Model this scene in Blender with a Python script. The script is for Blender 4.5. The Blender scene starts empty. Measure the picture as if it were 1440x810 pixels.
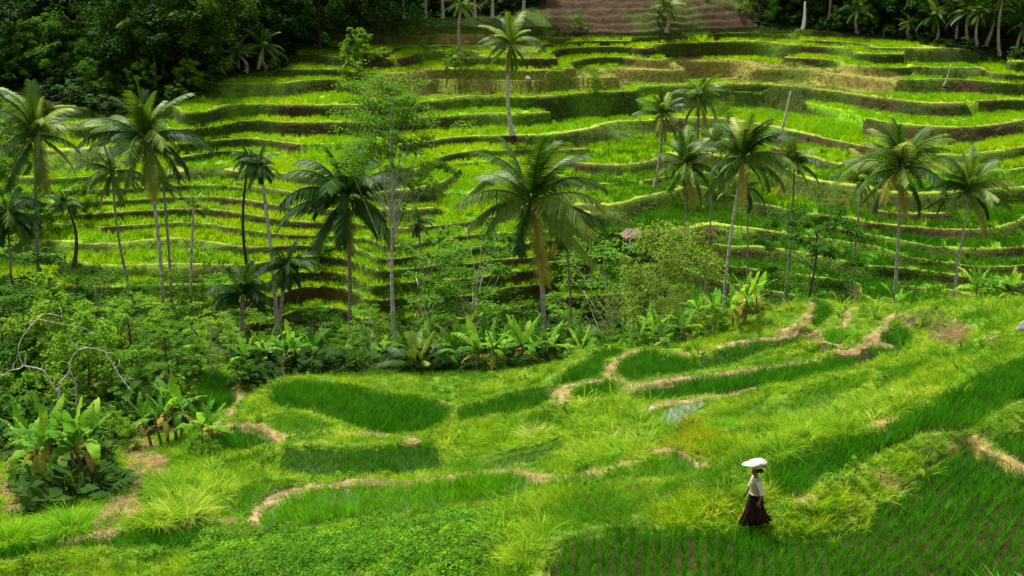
import bpy, bmesh, math, random
import numpy as np
from mathutils import Vector, Matrix, Quaternion

random.seed(7)
RNG = np.random.default_rng(11)
scene = bpy.context.scene
COL = scene.collection
R = math.radians

# ------------------------------------------------------------------ camera, sky, sun, exposure
CAM_Z = 30.0
PITCH = R(16.8)
FPX = 1738.0                                   # focal length in pixels of a 1440 px wide frame
cam_data = bpy.data.cameras.new('camera')
cam = bpy.data.objects.new('camera', cam_data)
COL.objects.link(cam)
cam.location = (0, 0, CAM_Z)
cam.rotation_euler = (math.pi / 2 - PITCH, 0, 0)
cam_data.sensor_width = 36.0
cam_data.lens = 36.0 * FPX / 1440.0
cam_data.clip_start = 0.5
cam_data.clip_end = 2000
scene.camera = cam

SUN_ELEV, SUN_AZ = R(62), R(-35)               # azimuth measured from +Y towards +X
world = bpy.data.worlds.new('World')
scene.world = world
world.use_nodes = True
wnt = world.node_tree
sky = wnt.nodes.new('ShaderNodeTexSky')
sky.sky_type = 'NISHITA'
sky.sun_disc = False
sky.sun_elevation = SUN_ELEV
sky.sun_rotation = SUN_AZ
sky.dust_density = 4.0
sky.air_density = 1.0
sky.ozone_density = 0.6
wnt.nodes['Background'].inputs['Strength'].default_value = 0.105
haze_white = wnt.nodes.new('ShaderNodeHueSaturation')          # thin bright overcast: the blue is mostly veiled
haze_white.inputs['Saturation'].default_value = 0.25
wnt.links.new(sky.outputs[0], haze_white.inputs['Color'])
wnt.links.new(haze_white.outputs[0], wnt.nodes['Background'].inputs['Color'])
sun_data = bpy.data.lights.new('sun', 'SUN')
sun_data.energy = 3.9
sun_data.angle = R(10)
sun_data.color = (1.0, 0.95, 0.86)
sun = bpy.data.objects.new('sun', sun_data)
COL.objects.link(sun)
sun_dir = Vector((math.sin(SUN_AZ) * math.cos(SUN_ELEV), math.cos(SUN_AZ) * math.cos(SUN_ELEV), math.sin(SUN_ELEV)))
sun.rotation_euler = sun_dir.to_track_quat('Z', 'Y').to_euler()
sun.location = sun_dir * 200

scene.view_settings.view_transform = 'Standard'
scene.view_settings.look = 'None'
scene.view_settings.gamma = 1.0
scene.view_settings.use_curve_mapping = False
scene.view_settings.exposure = 1.02
scene.cycles.max_bounces = 5
scene.cycles.diffuse_bounces = 3
scene.cycles.transmission_bounces = 2
scene.cycles.glossy_bounces = 2
scene.cycles.transparent_max_bounces = 4
scene.cycles.use_denoising = True
scene.render.use_persistent_data = False

# ------------------------------------------------------------------ pixel <-> ground helpers (1440 x 810 photo pixels)
CP, SP = math.cos(PITCH), math.sin(PITCH)
def ray(u, v):
    xc = (u - 720.0) / FPX
    yc = -(v - 405.0) / FPX
    return np.array([xc, CP + yc * SP, -SP + yc * CP])
def at_z(u, v, z):
    """ground point under a photo pixel on the level z (z relative to the camera)"""
    d = ray(u, v)
    t = z / d[2]
    return np.array([d[0] * t, d[1] * t])
def project(x, y, z):
    """world point (z relative to the camera) to photo pixels"""
    dep = y * CP - z * SP
    up = y * SP + z * CP
    return 720.0 + FPX * x / dep, 405.0 - FPX * up / dep
def tan_dep(v):
    d = ray(720, v)
    return -d[2] / d[1]

# ------------------------------------------------------------------ smooth value noise
def _hash(ix, iy, seed):
    h = (ix.astype(np.int64) * 374761393 + iy.astype(np.int64) * 668265263 + seed * 1442695041) & 0x7fffffff
    h = ((h ^ (h >> 13)) * 1274126177) & 0x7fffffff
    return ((h ^ (h >> 16)) & 0xffff) / 65535.0
def noise(x, y, s, seed=0):
    x = np.asarray(x, float) / s + 1000.0; y = np.asarray(y, float) / s + 1000.0
    ix, iy = np.floor(x), np.floor(y)
    fx, fy = x - ix, y - iy
    fx = fx * fx * (3 - 2 * fx); fy = fy * fy * (3 - 2 * fy)
    a, b = _hash(ix, iy, seed), _hash(ix + 1, iy, seed)
    c, d = _hash(ix, iy + 1, seed), _hash(ix + 1, iy + 1, seed)
    return (a * (1 - fx) + b * fx) * (1 - fy) + (c * (1 - fx) + d * fx) * fy
def fbm(x, y, s, seed=0, o=3):
    t = 0; a = 1.0; n = 0
    for k in range(o):
        t = t + a * noise(x, y, s / 2 ** k, seed + 17 * k); n += a; a *= 0.5
    return t / n
def smooth(a, b, x):
    t = np.clip((x - a) / (b - a), 0, 1)
    return t * t * (3 - 2 * t)

# ------------------------------------------------------------------ the far hillside: terrace lips traced as contours
LEVEL_V = [62, 72, 94, 112, 147, 178, 215, 240, 261, 283, 304, 326, 347, 372, 409]
def level_z(v):
    t = tan_dep(v)
    return -40.4 / (t + 0.2) * t
LZ = [level_z(v) for v in LEVEL_V] + [-26.4]
EXTRA_Z = [-25.2]
CONTOURS = {
 0: [(480, 66), (620, 64), (760, 70), (960, 55), (1060, 52), (1108, 55), (1200, 60), (1300, 65), (1371, 69), (1440, 79)],
 1: [(500, 84), (640, 80), (780, 80), (900, 68), (1000, 60), (1100, 63), (1200, 74), (1300, 78), (1440, 84)],
 2: [(450, 98), (640, 92), (780, 94), (880, 82), (960, 75), (1071, 76), (1182, 87), (1293, 94), (1378, 96), (1440, 98)],
 3: [(400, 117), (480, 112), (620, 112), (760, 114), (860, 108), (950, 98), (1060, 97), (1215, 109), (1293, 112), (1371, 113), (1440, 118)],
 4: [(280, 160), (400, 150), (520, 148), (602, 144), (687, 137), (813, 133), (900, 121), (997, 113), (1071, 120), (1182, 131), (1263, 142), (1323, 148), (1367, 146), (1440, 142)],
 5: [(100, 178), (220, 174), (341, 171), (478, 172), (600, 165), (680, 160), (790, 157), (860, 149), (940, 140), (1019, 139), (1108, 148), (1182, 159), (1256, 174), (1312, 179), (1352, 181), (1440, 172)],
 6: [(60, 206), (200, 202), (292, 200), (392, 200), (470, 201), (600, 200), (700, 192), (795, 189), (880, 180), (960, 167), (1060, 172), (1141, 190), (1220, 208), (1330, 218), (1393, 218), (1440, 211)],
 7: [(40, 252), (233, 247), (333, 242), (480, 248), (600, 236), (700, 218), (806, 215), (900, 202), (1000, 194), (1080, 206), (1145, 228), (1230, 242), (1330, 248), (1440, 238)],
 8: [(40, 272), (244, 264), (400, 264), (500, 266), (620, 256), (720, 240), (809, 240), (900, 232), (1000, 222), (1100, 240), (1200, 262), (1330, 272), (1440, 266)],
 9: [(60, 292), (240, 287), (400, 287), (520, 284), (640, 274), (740, 262), (830, 262), (900, 255), (980, 244), (1056, 262), (1150, 285), (1260, 300), (1440, 285)],
 10: [(80, 312), (240, 306), (400, 306), (520, 305), (640, 297), (740, 284), (830, 284), (900, 276), (980, 264), (1056, 285), (1140, 302), (1219, 314), (1293, 322), (1440, 304)],
 11: [(100, 332), (255, 329), (363, 324), (520, 328), (640, 322), (740, 306), (830, 304), (920, 296), (1000, 290), (1080, 306), (1167, 318), (1275, 341), (1367, 352), (1440, 346)],
 12: [(120, 352), (255, 350), (363, 346), (520, 352), (640, 345), (740, 328), (830, 326), (920, 316), (1000, 312), (1080, 324), (1171, 337), (1234, 348), (1286, 364), (1360, 374), (1440, 372)],
 13: [(140, 374), (255, 372), (363, 370), (520, 376), (620, 372), (700, 360), (800, 350), (870, 340), (950, 338), (1060, 345), (1150, 362), (1210, 376), (1256, 392), (1320, 400), (1440, 399)],
 14: [(160, 400), (260, 398), (380, 396), (520, 402), (600, 398), (680, 392), (760, 378), (820, 368), (900, 362), (1000, 368), (1100, 382), (1200, 398), (1256, 407), (1293, 411), (1330, 415), (1386, 425), (1440, 430)],
 15: [(420, 436), (500, 440), (560, 448), (640, 453), (700, 442), (739, 430), (791, 411), (850, 396), (930, 400)],
}
PTS = []
for k, pl in CONTOURS.items():
    for u, v in pl:
        p = at_z(u, v, LZ[k]); PTS.append((p[0], p[1], LZ[k]))

# ------------------------------------------------------------------ the near slope: paddies traced as level polygons  (name: polygon, level, look)
FIELDS = [
 # polygon, z, colour key, row angle (deg from +Y), row spacing, hill spacing, height, flooded
 ('C', [(376,571),(383,556),(393,548),(419,540),(480,546),(535,556),(591,565),(634,576),(627,592),(617,604),(587,614),(536,612),(502,604),(478,598),(444,584),(407,580)], -18.8, 'dark', 5, .17, .15, .42, False),
 ('D', [(643,595),(647,577),(687,569),(724,558),(761,554),(767,566),(735,580),(702,584),(665,593)], -18.65, 'dark', 5, .17, .15, .40, False),
 ('B', [(389,654),(390,645),(400,636),(444,630),(480,636),(554,632),(610,628),(617,647),(623,662),(573,669),(517,675),(480,675),(404,673)], -17.85, 'dark', 3, .24, .15, .36, False),
 ('A', [(365,736),(385,714),(426,697),(480,688),(554,688),(628,680),(687,675),(739,677),(758,682),(717,691),(687,703),(628,716),(554,729),(480,736),(426,747),(370,745)], -17.0, 'young', 2, .21, .085, .46, True),
 ('E', [(304,606),(333,601),(363,610),(385,621),(367,640),(333,636),(302,625)], -18.7, 'dark', 10, .18, .15, .38, False),
 ('E2', [(372,591),(407,585),(444,590),(470,600),(452,611),(415,614),(390,605)], -18.55, 'mid', 5, .18, .15, .34, False),
 ('F', [(278,530),(300,520),(325,535),(336,552),(325,573),(305,585),(290,580),(278,560)], -20.0, 'dark', 5, .18, .16, .36, False),
 ('G', [(0,776),(20,770),(110,765),(185,752),(240,744),(290,740),(285,762),(240,776),(170,776),(110,775),(60,782),(0,790)], -16.6, 'dark', 15, .2, .15, .40, False),
 ('Hh', [(335,706),(352,688),(385,682),(425,684),(428,690),(390,702),(360,714),(336,722)], -17.0, 'mid', 5, .2, .16, .34, False),
 ('I', [(776,544),(806,522),(836,501),(865,494),(880,501),(850,514),(850,529),(828,538),(795,541)], -18.3, 'dark', 8, .18, .16, .40, False),
 ('J', [(865,522),(880,507),(898,496),(960,507),(1000,511),(1041,512),(1030,518),(960,528),(940,531),(920,535),(890,540),(868,531)], -18.0, 'dark', 8, .18, .16, .40, False),
 ('J2', [(1000,500),(1060,485),(1130,480),(1138,485),(1090,493),(1040,503)], -17.75, 'dark', 8, .2, .18, .40, False),
 ('K', [(803,566),(810,552),(850,542),(880,544),(869,560),(850,566)], -17.9, 'dark', 8, .18, .16, .38, False),
 ('L', [(884,556),(905,547),(960,539),(1041,528),(1145,513),(1197,508),(1249,515),(1219,523),(1108,541),(1034,555),(960,566),(920,570),(890,570)], -17.45, 'dark', 12, .18, .16, .42, False),
 ('M', [(1041,517),(1080,509),(1140,501),(1170,503),(1110,513),(1060,520)], -17.6, 'mid', 12, .2, .18, .36, False),
 ('N', [(1216,497),(1253,463),(1282,474),(1267,488),(1245,503)], -16.8, 'dark', 25, .2, .16, .40, False),
 ('O', [(1156,472),(1190,465),(1184,481),(1167,488)], -17.0, 'mid', 25, .2, .16, .40, False),
 ('P', [(1134,453),(1145,427),(1171,435),(1164,451),(1150,461)], -17.1, 'dark', 25, .2, .16, .40, False),
 ('Q', [(1208,446),(1212,435),(1234,439),(1219,448)], -16.7, 'mid', 25, .2, .16, .40, False),
 ('W0', [(918,588),(950,572),(992,566),(985,574),(968,584),(952,597),(932,598)], -17.0, 'sparse', 8, .20, .09, .26, True),
 ('X', [(685,652),(720,641),(760,631),(790,619),(795,626),(770,640),(730,655),(700,660)], -17.6, 'mid', 5, .22, .16, .30, False),
 ('Ww', [(850,668),(900,656),(940,641),(980,648),(985,664),(955,674),(880,680)], -15.2, 'mid', 12, .2, .16, .36, False),
 ('Z', [(1108,573),(1120,557),(1180,537),(1220,529),(1210,545),(1170,565),(1130,581)], -15.7, 'mid', 30, .22, .18, .36, False),
 ('S', [(1075,690),(1080,668),(1110,650),(1180,628),(1240,610),(1290,590),(1330,560),(1390,530),(1440,510),(1520,480),(1540,530),(1440,560),(1390,580),(1360,600),(1290,612),(1230,640),(1180,670),(1120,700)], -13.6, 'dark', 40, .18, .15, .44, False),
 ('T', [(770,830),(775,800),(790,772),(850,757),(960,753),(1040,753),(1100,763),(1170,763),(1220,737),(1270,698),(1310,668),(1345,648),(1365,638),(1390,648),(1440,671),(1560,720),(1560,900),(1100,900),(770,890)], -14.1, 'rows', 3, .30, .11, .37, True),
 ('U', [(1405,632),(1440,612),(1520,580),(1560,640),(1470,664),(1440,652)], -13.95, 'dark', 40, .2, .15, .42, False),
]
FPOLY = {}
for name, pl, z, *_ in FIELDS:
    poly = np.array([at_z(u, v, z) for u, v in pl])
    FPOLY[name] = poly
    for p in poly[::2]: PTS.append((p[0], p[1], z))
NEAR = [(720,810,-14.7),(300,810,-15.8),(500,800,-15.5),(650,785,-14.9),(720,755,-14.8),(400,775,-16.3),(560,752,-16.2),(690,722,-15.9),(200,800,-16.5),(20,805,-16.8),
 (0,740,-17.2),(100,720,-17.5),(60,660,-19),(140,690,-18.2),(0,640,-19.7),(220,650,-18.4),(190,590,-20),(250,620,-19.2),(30,560,-22.5),(120,540,-22.8),(200,520,-22.8),(250,680,-17.5),(290,700,-17.2),
 (1058,746,-13.95),(900,738,-14.05),(800,742,-14.4),(1000,700,-13.85),(850,705,-14.3),(760,720,-14.9),(900,690,-14.6),(1150,735,-13.85),(1060,640,-14.2),(1000,668,-14.5),(1250,680,-13.7),(1350,618,-13.5),(1300,650,-13.75),
 (1100,620,-14.5),(1200,590,-14.4),(1300,545,-14.3),(1380,515,-14.0),(1440,490,-13.8),(1440,460,-14.3),(1440,438,-14.6),(1400,432,-15),(1340,430,-15.6),(1300,440,-15.9),(1330,460,-15.4),(1360,500,-14.8),(1280,505,-15.8),(1250,532,-15.7),
 (860,625,-16.8),(880,600,-17.1),(900,640,-15.9),(820,675,-15.7),(1020,600,-15.9),(1050,575,-16.6),(700,610,-18.2),(650,640,-17.9),(640,665,-17.2),(760,610,-18),(820,590,-17.8),(1070,430,-17.9),(1020,460,-18.4),(1090,440,-17.6)]
for u, v, z in NEAR:
    p = at_z(u, v, z); PTS.append((p[0], p[1], z))
# the gully between the two slopes and the ground nobody sees, straight in metres
PTS += [(-45,52,-26),(-30,54,-25.5),(-16,53,-21.5),(-8,54,-20.6),(0,54,-20.4),(6,54,-20.2),(12,56,-20.6),
        (-50,62,-28),(-30,62,-27.5),(-16,61,-25.5),(-6,61,-24),(2,61,-24),(9,61,-24),(16,60,-23.5),(22,58,-22),(30,56,-20.5),(40,54,-19),
        (-60,70,-28.5),(-40,70,-29),(-25,69,-28.8),(-12,68,-28.4),(0,68,-28),(8,69,-28),(16,68,-27.5),(24,66,-26.5),(34,64,-26),(45,62,-25),
        (-45,76,-27.5),(-25,76,-28),(-8,75,-28),(6,74,-28),(60,58,-21),(70,75,-22),
        (-20,14,-17),(0,14,-15),(20,14,-14.5),(-35,22,-17),(35,22,-13.6),(-50,38,-22),(50,38,-11),(-12,20,-16.2),(12,20,-14.6),(0,6,-3),(-20,5,-4),(20,5,-3),
        (-70,90,-22),(-80,120,-16),(75,100,-17),(85,130,-11)]
for x in range(-180, 181, 40):
    PTS += [(x, 150, -8.5), (x, 172, -1.5), (x, 215, 16), (x, 270, 38), (x, 335, 62)]
PTS = np.array(PTS)

def tps_fit(P, lam=0.02):
    n = len(P); X = P[:, :2] / 100.0
    d2 = ((X[:, None] - X[None]) ** 2).sum(-1)
    K = 0.5 * d2 * np.log(d2 + 1e-12)
    A = np.zeros((n + 3, n + 3)); A[:n, :n] = K + lam * 1e-3 * np.eye(n)
    A[:n, n] = 1; A[:n, n + 1:] = X; A[n, :n] = 1; A[n + 1:, :n] = X.T
    return X, np.linalg.solve(A, np.concatenate([P[:, 2], np.zeros(3)]))
def tps_eval(x, y, X, w):
    out = np.empty(len(x)); n = len(X)
    for s in range(0, len(x), 8192):
        q = np.stack([x[s:s + 8192], y[s:s + 8192]], 1) / 100.0
        d2 = (q[:, :1] - X[:, 0]) ** 2 + (q[:, 1:] - X[:, 1]) ** 2
        out[s:s + 8192] = (0.5 * d2 * np.log(d2 + 1e-12)) @ w[:n] + w[n] + q @ w[n + 1:]
    return out

# polar sheet: fine near the viewer, coarse far away
NT = 900
TH = np.linspace(R(-40), R(40), NT)
TH = np.sign(TH) * R(40) * (0.62 * np.abs(TH) / R(40) + 0.38 * (np.abs(TH) / R(40)) ** 3)   # denser ahead
RR = np.concatenate([np.linspace(7, 23, 60, endpoint=False), np.linspace(23, 62, 640, endpoint=False), np.linspace(62, 150, 1100, endpoint=False), np.linspace(150, 330, 100)])
NR = len(RR)
CT, CR = 240, 460
it = np.linspace(0, NT - 1, CT); ir = np.linspace(0, NR - 1, CR)
tps = tps_fit(PTS)
cth = np.interp(it, np.arange(NT), TH); crr = np.interp(ir, np.arange(NR), RR)
cx = (crr[:, None] * np.sin(cth)[None]).ravel(); cy = (crr[:, None] * np.cos(cth)[None]).ravel()
BC = tps_eval(cx, cy, *tps).reshape(CR, CT)
def cubic_up(a, pos):
    """Catmull-Rom resample of the rows of a at fractional row positions"""
    i = np.clip(np.floor(pos).astype(int), 0, a.shape[0] - 2); t = (pos - i)[:, None]
    p = lambda k: a[np.clip(i + k, 0, a.shape[0] - 1)]
    p0, p1, p2, p3 = p(-1), p(0), p(1), p(2)
    return p1 + 0.5 * t * (p2 - p0 + t * (2 * p0 - 5 * p1 + 4 * p2 - p3 + t * (3 * (p1 - p2) + p3 - p0)))
pr = np.interp(np.arange(NR), ir, np.arange(CR)); pt = np.interp(np.arange(NT), it, np.arange(CT))
BASE = cubic_up(cubic_up(BC, pr).T.copy(), pt).T          # NR x NT
GX = RR[:, None] * np.sin(TH)[None]; GY = RR[:, None] * np.cos(TH)[None]
PU, PV = project(GX, GY, BASE)

def inside_poly(x, y, poly):
    c = np.zeros(x.shape, bool); n = len(poly)
    for i in range(n):
        x1, y1 = poly[i]; x2, y2 = poly[(i + 1) % n]
        if y1 == y2: continue
        c ^= ((y1 > y) != (y2 > y)) & (x < (x2 - x1) * (y - y1) / (y2 - y1) + x1)
    return c
def dist_line(x, y, pl, closed=False):
    d = np.full(x.shape, 1e9); n = len(pl)
    for i in range(n if closed else n - 1):
        a, b = np.asarray(pl[i]), np.asarray(pl[(i + 1) % n]); ab = b - a
        t = np.clip(((x - a[0]) * ab[0] + (y - a[1]) * ab[1]) / (ab @ ab + 1e-12), 0, 1)
        d = np.minimum(d, (x - a[0] - t * ab[0]) ** 2 + (y - a[1] - t * ab[1]) ** 2)
    return np.sqrt(d)
def spline(pl, k=5):
    """smooth a polyline (closed when it repeats its first point)"""
    P = np.asarray(pl, float); n = len(P); out = []
    for i in range(n - 1):
        p0 = P[max(i - 1, 0)]; p1 = P[i]; p2 = P[i + 1]; p3 = P[min(i + 2, n - 1)]
        for t in np.linspace(0, 1, k, endpoint=False):
            out.append(p1 + 0.5 * t * (p2 - p0 + t * (2 * p0 - 5 * p1 + 4 * p2 - p3 + t * (3 * (p1 - p2) + p3 - p0))))
    out.append(P[-1]); return np.array(out)
def zone(*pl):
    return inside_poly(PU, PV, np.array(pl, float))

axis_y = np.interp(GX, [-200, -60, -20, 0, 12, 20, 35, 60, 200], [72, 70, 70, 69, 68, 65, 63, 58, 58])
FAR = GY > axis_y
HGT = BASE.copy()
COLR = np.zeros((NR, NT, 3))
GRASS = np.zeros((NR, NT)); RICEF = np.zeros((NR, NT)); JUNGLE = np.zeros((NR, NT)); BANKF = np.zeros((NR, NT)); LEAFY = np.zeros((NR, NT)); STRAW = np.zeros((NR, NT))
def paint(mask, c):
    m = np.asarray(mask, float)[..., None]
    COLR[:] = COLR * (1 - m) + np.asarray(c) * m

n_big = fbm(GX, GY, 9.0, 3); n_mid = fbm(GX, GY, 2.5, 5); n_fine = fbm(GX, GY, 0.7, 8); n_wide = fbm(GX, GY, 26.0, 12)
C_GRASS = np.array([.075, .155, .008]); C_GRASS2 = np.array([.13, .21, .012]); C_SOIL = np.array([.085, .05, .022]); C_PATH = np.array([.30, .215, .095])
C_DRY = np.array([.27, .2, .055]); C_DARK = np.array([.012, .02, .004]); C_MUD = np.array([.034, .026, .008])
COLR[:] = C_GRASS
paint(smooth(.45, .7, n_mid), C_GRASS2)
GRASS[:] = np.where(~FAR, 1.0, 0)

# ---- far terraces
lev = np.array(sorted(LZ + EXTRA_Z)); nl = len(lev)
ang = np.arctan2(GX, GY)
bq = BASE + 0.30 * (n_big - .5) + 0.05 * (n_mid - .5) + (noise(GX, GY, 13.0, 313) - .5) * 1.5 * smooth(-16.5, -20, BASE) * (1 - .75 * smooth(780, 1000, PU))
def steps(lv):
    n_ = len(lv); k_ = np.clip(np.searchsorted(lv, bq, 'right') - 1, -1, n_ - 1)
    return k_, np.where(k_ < 0, -27.6, lv[np.clip(k_, 0, n_ - 1)]), np.where(k_ + 1 < n_, lv[np.clip(k_ + 1, 0, n_ - 1)], lv[-1] + 0.9)
k, zlo, zhi = steps(lev)
# here and there two steps were dug as one wider paddy with a taller bank
region = fbm(GX + 40, GY * 1.6, 17.0, 222, 2)
for seed_lv, lo_, hi_ in ((lev[0::2], .66, 9), (lev[1::2], -9, .29)):
    k2, zl2, zh2 = steps(seed_lv); sel = (region > lo_) & (region < hi_)
    k = np.where(sel, k2 + 31, k); zlo = np.where(sel, zl2, zlo); zhi = np.where(sel, zh2, zhi)
t = np.clip((bq - zlo) / (zhi - zlo), 0, 1)
gap = zhi - zlo
wr = np.clip(0.20 + 0.10 * (n_big - .5) * 2 + 0.08 * smooth(.9, 1.6, gap), .12, .5)      # share of the step taken by its riser
ris = smooth(1 - wr, 1 - 0.12 * wr, t)
slope_fl = 0.06 * t * gap
# cross bunds split every terrace into paddies
cell = ang * 110.0 + 7.3 * ((k * 37) % 11) + 2.5 * (n_big - .5)
plen = 13.0 + 3.0 * ((k * 13) % 5)
pid = np.floor(cell / plen); pf = cell / plen - pid
edge = np.minimum(pf, 1 - pf) * plen
hsh = _hash(pid + 400, k + 50, 77); hsh2 = _hash(pid + 900, k + 80, 31)
z_t = zlo + slope_fl + (zhi - zlo - slope_fl) * ris + (hsh - .5) * 0.22 * (1 - ris) * smooth(0, .5, edge)
lip = (t < 0.06) & (k >= 0)
z_t = z_t + np.where(lip, 0.10, 0) + np.where((edge < .25) & (t < 1 - wr), .06, 0)
forest = zone((-900,-900),(455,-900),(440,20),(425,70),(398,98),(330,104),(285,130),(240,150),(150,160),(95,140),(60,160),(0,170),(-900,200)) | \
    zone((455,-900),(470,22),(560,26),(700,22),(760,8),(800,-900)) | zone((1065,-900),(1065,36),(1130,40),(1250,53),(1390,76),(1450,86),(2400,180),(2400,-900))
ploughed = zone((760,-900),(760,20),(790,48),(870,50),(960,46),(1060,40),(1075,-900))
terr = FAR & (BASE > -27.2) & ~forest & (PV > 38) & ~ploughed
tm = terr.astype(float)
for _ in range(2):
    tm[1:-1, 1:-1] = (tm[1:-1, 1:-1] + tm[:-2, 1:-1] + tm[2:, 1:-1] + tm[1:-1, :-2] + tm[1:-1, 2:]) / 5
HGT = HGT * (1 - tm) + z_t * tm
# colours of terraces
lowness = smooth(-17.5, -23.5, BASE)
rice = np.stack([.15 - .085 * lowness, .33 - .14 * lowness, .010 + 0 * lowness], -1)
yel = np.array([.27, .37, .008]); drk = np.array([.05, .19, .012])
m1 = (smooth(.55, .9, hsh) * .8 * (1 - .6 * lowness))[..., None]; rice = rice * (1 - m1) + yel * m1
m2 = (smooth(.6, .95, hsh2) * .6)[..., None]; rice = rice * (1 - m2) + drk * m2
rice *= (0.82 + .36 * n_mid)[..., None]
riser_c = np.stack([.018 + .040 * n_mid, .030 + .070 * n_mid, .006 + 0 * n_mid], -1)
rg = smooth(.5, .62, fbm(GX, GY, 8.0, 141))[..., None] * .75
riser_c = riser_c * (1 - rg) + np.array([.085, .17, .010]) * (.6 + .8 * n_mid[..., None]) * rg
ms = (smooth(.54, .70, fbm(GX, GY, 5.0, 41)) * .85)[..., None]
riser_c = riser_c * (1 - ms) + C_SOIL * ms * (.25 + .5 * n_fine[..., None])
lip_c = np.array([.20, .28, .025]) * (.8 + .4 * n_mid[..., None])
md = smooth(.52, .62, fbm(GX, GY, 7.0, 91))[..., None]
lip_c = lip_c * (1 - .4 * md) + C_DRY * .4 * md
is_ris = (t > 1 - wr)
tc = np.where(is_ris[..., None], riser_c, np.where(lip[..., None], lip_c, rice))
bank = zone((560,100),(620,94),(760,96),(870,88),(960,78),(1080,80),(1200,92),(1290,100),(1240,128),(1140,126),(1000,110),(880,116),(800,124),(690,128),(600,132),(520,130),(480,118)) | \
    zone((470,62),(560,62),(760,70),(760,50),(560,34),(470,30))
bc = np.array([.13, .17, .018]) * (.7 + .6 * n_mid[..., None])
mb = smooth(.42, .58, fbm(GX, GY, 6.0, 66) + .06 * smooth(880, 1000, PU))[..., None] * .55
bc = bc * (1 - mb) + C_DRY * mb
tc = np.where(bank[..., None], bc, tc)
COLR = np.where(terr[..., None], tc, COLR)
RICEF[:] = np.where(terr & ~is_ris & ~lip & ~bank & (edge > .15), 1, 0)
BANKF[:] = np.where(terr & (is_ris | bank) & ~lip, 1, 0) 
# forest floor, ploughed slope, far hills
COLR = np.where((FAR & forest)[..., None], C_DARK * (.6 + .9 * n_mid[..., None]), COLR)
pl_line = 0.5 + 0.5 * np.sin(BASE * 9.0 + 5 * n_mid)
plc = np.array([.046, .030, .014]) * (.55 + .25 * pl_line + .8 * n_fine)[..., None]
mg = smooth(.45, .65, fbm(GX, GY, 5.0, 555))[..., None] * .7
plc = plc * (1 - mg) + np.array([.06, .09, .015]) * mg
COLR = np.where((FAR & ploughed)[..., None], plc, COLR)
HGT = np.where(FAR & ploughed, HGT + .14 * pl_line + .25 * n_fine, HGT)
rest = FAR & ~terr & ~forest & ~ploughed
COLR = np.where(rest[..., None], np.array([.05, .085, .012]) * (.5 + n_mid[..., None]), COLR)
# ---- jungle floor of the gully
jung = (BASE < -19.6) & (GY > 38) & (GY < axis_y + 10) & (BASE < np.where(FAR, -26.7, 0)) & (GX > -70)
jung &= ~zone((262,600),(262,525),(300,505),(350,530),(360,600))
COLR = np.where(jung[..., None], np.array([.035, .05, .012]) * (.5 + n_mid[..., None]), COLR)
JUNGLE[:] = jung; GRASS[jung] = 0
GRASS = np.where(~FAR & ~jung, 1.0, 0.0)

# ---- near paddies: level floors with raised bunds
NEARM = ~FAR & (GY < 60)
dmin = np.full((NR, NT), 9e9); zn = np.zeros((NR, NT)); ins = np.zeros((NR, NT), int); wsum = np.zeros((NR, NT)); depth_in = np.zeros((NR, NT))
for fi, (name, pl, z, key, *_r) in enumerate(FIELDS):
    poly = spline(np.vstack([FPOLY[name], FPOLY[name][:1]]), 4)[:-1]
    FPOLY[name] = poly
    mn, mx = poly.min(0) - 2.2, poly.max(0) + 2.2
    m = (GX > mn[0]) & (GX < mx[0]) & (GY > mn[1]) & (GY < mx[1])
    idx = np.nonzero(m)
    x, y = GX[idx], GY[idx]
    i_n = inside_poly(x, y, poly); d = dist_line(x, y, poly, True)
    d = np.where(i_n, -d, d) + .26 * (n_mid[idx] - .5) + .22 * (n_fine[idx] - .5)       # crumbled, uneven edges
    i_n = d < 0
    ins[idx] = np.where(i_n, fi + 1, ins[idx])
    depth_in[idx] = np.where(i_n, -d, depth_in[idx])
    wq = np.where(i_n, 0, np.maximum(0, 1 - d / 2.2) ** 2 / (np.maximum(d, 0) + .06))
    wsum[idx] += wq; zn[idx] += wq * z
    dmin[idx] = np.where(~i_n, np.minimum(dmin[idx], d), dmin[idx])
zn = zn / np.maximum(wsum, 1e-6)
w = smooth(.25, 1.5, dmin)
bump = HGT + .10 * (n_mid - .5) + .22 * (n_big - .5)
HGT = np.where(NEARM & (ins == 0), np.where(dmin < 2.2, (zn + .13 * smooth(0, .2, dmin)) * (1 - w) + bump * w, bump), HGT)
zf = np.array([0] + [f[2] for f in FIELDS])
HGT = np.where(ins > 0, zf[ins] + .02 * (n_fine - .5) - .03 * smooth(0, .3, depth_in), HGT)
COLR = np.where((ins > 0)[..., None], np.array([.035, .05, .014]) * (.6 + .8 * n_fine[..., None]), COLR)
COLR = np.where((ins == 1 + [f[0] for f in FIELDS].index('T'))[..., None], C_MUD * (.6 + .8 * n_fine[..., None]), COLR)
GRASS[ins > 0] = 0; JUNGLE[ins > 0] = 0
rim = (ins == 0) & (dmin < .36) & NEARM
paint(rim * smooth(.40, .62, n_mid + .3 * (n_fine - .5)) * .8, np.array([.15, .20, .022])); 

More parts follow.
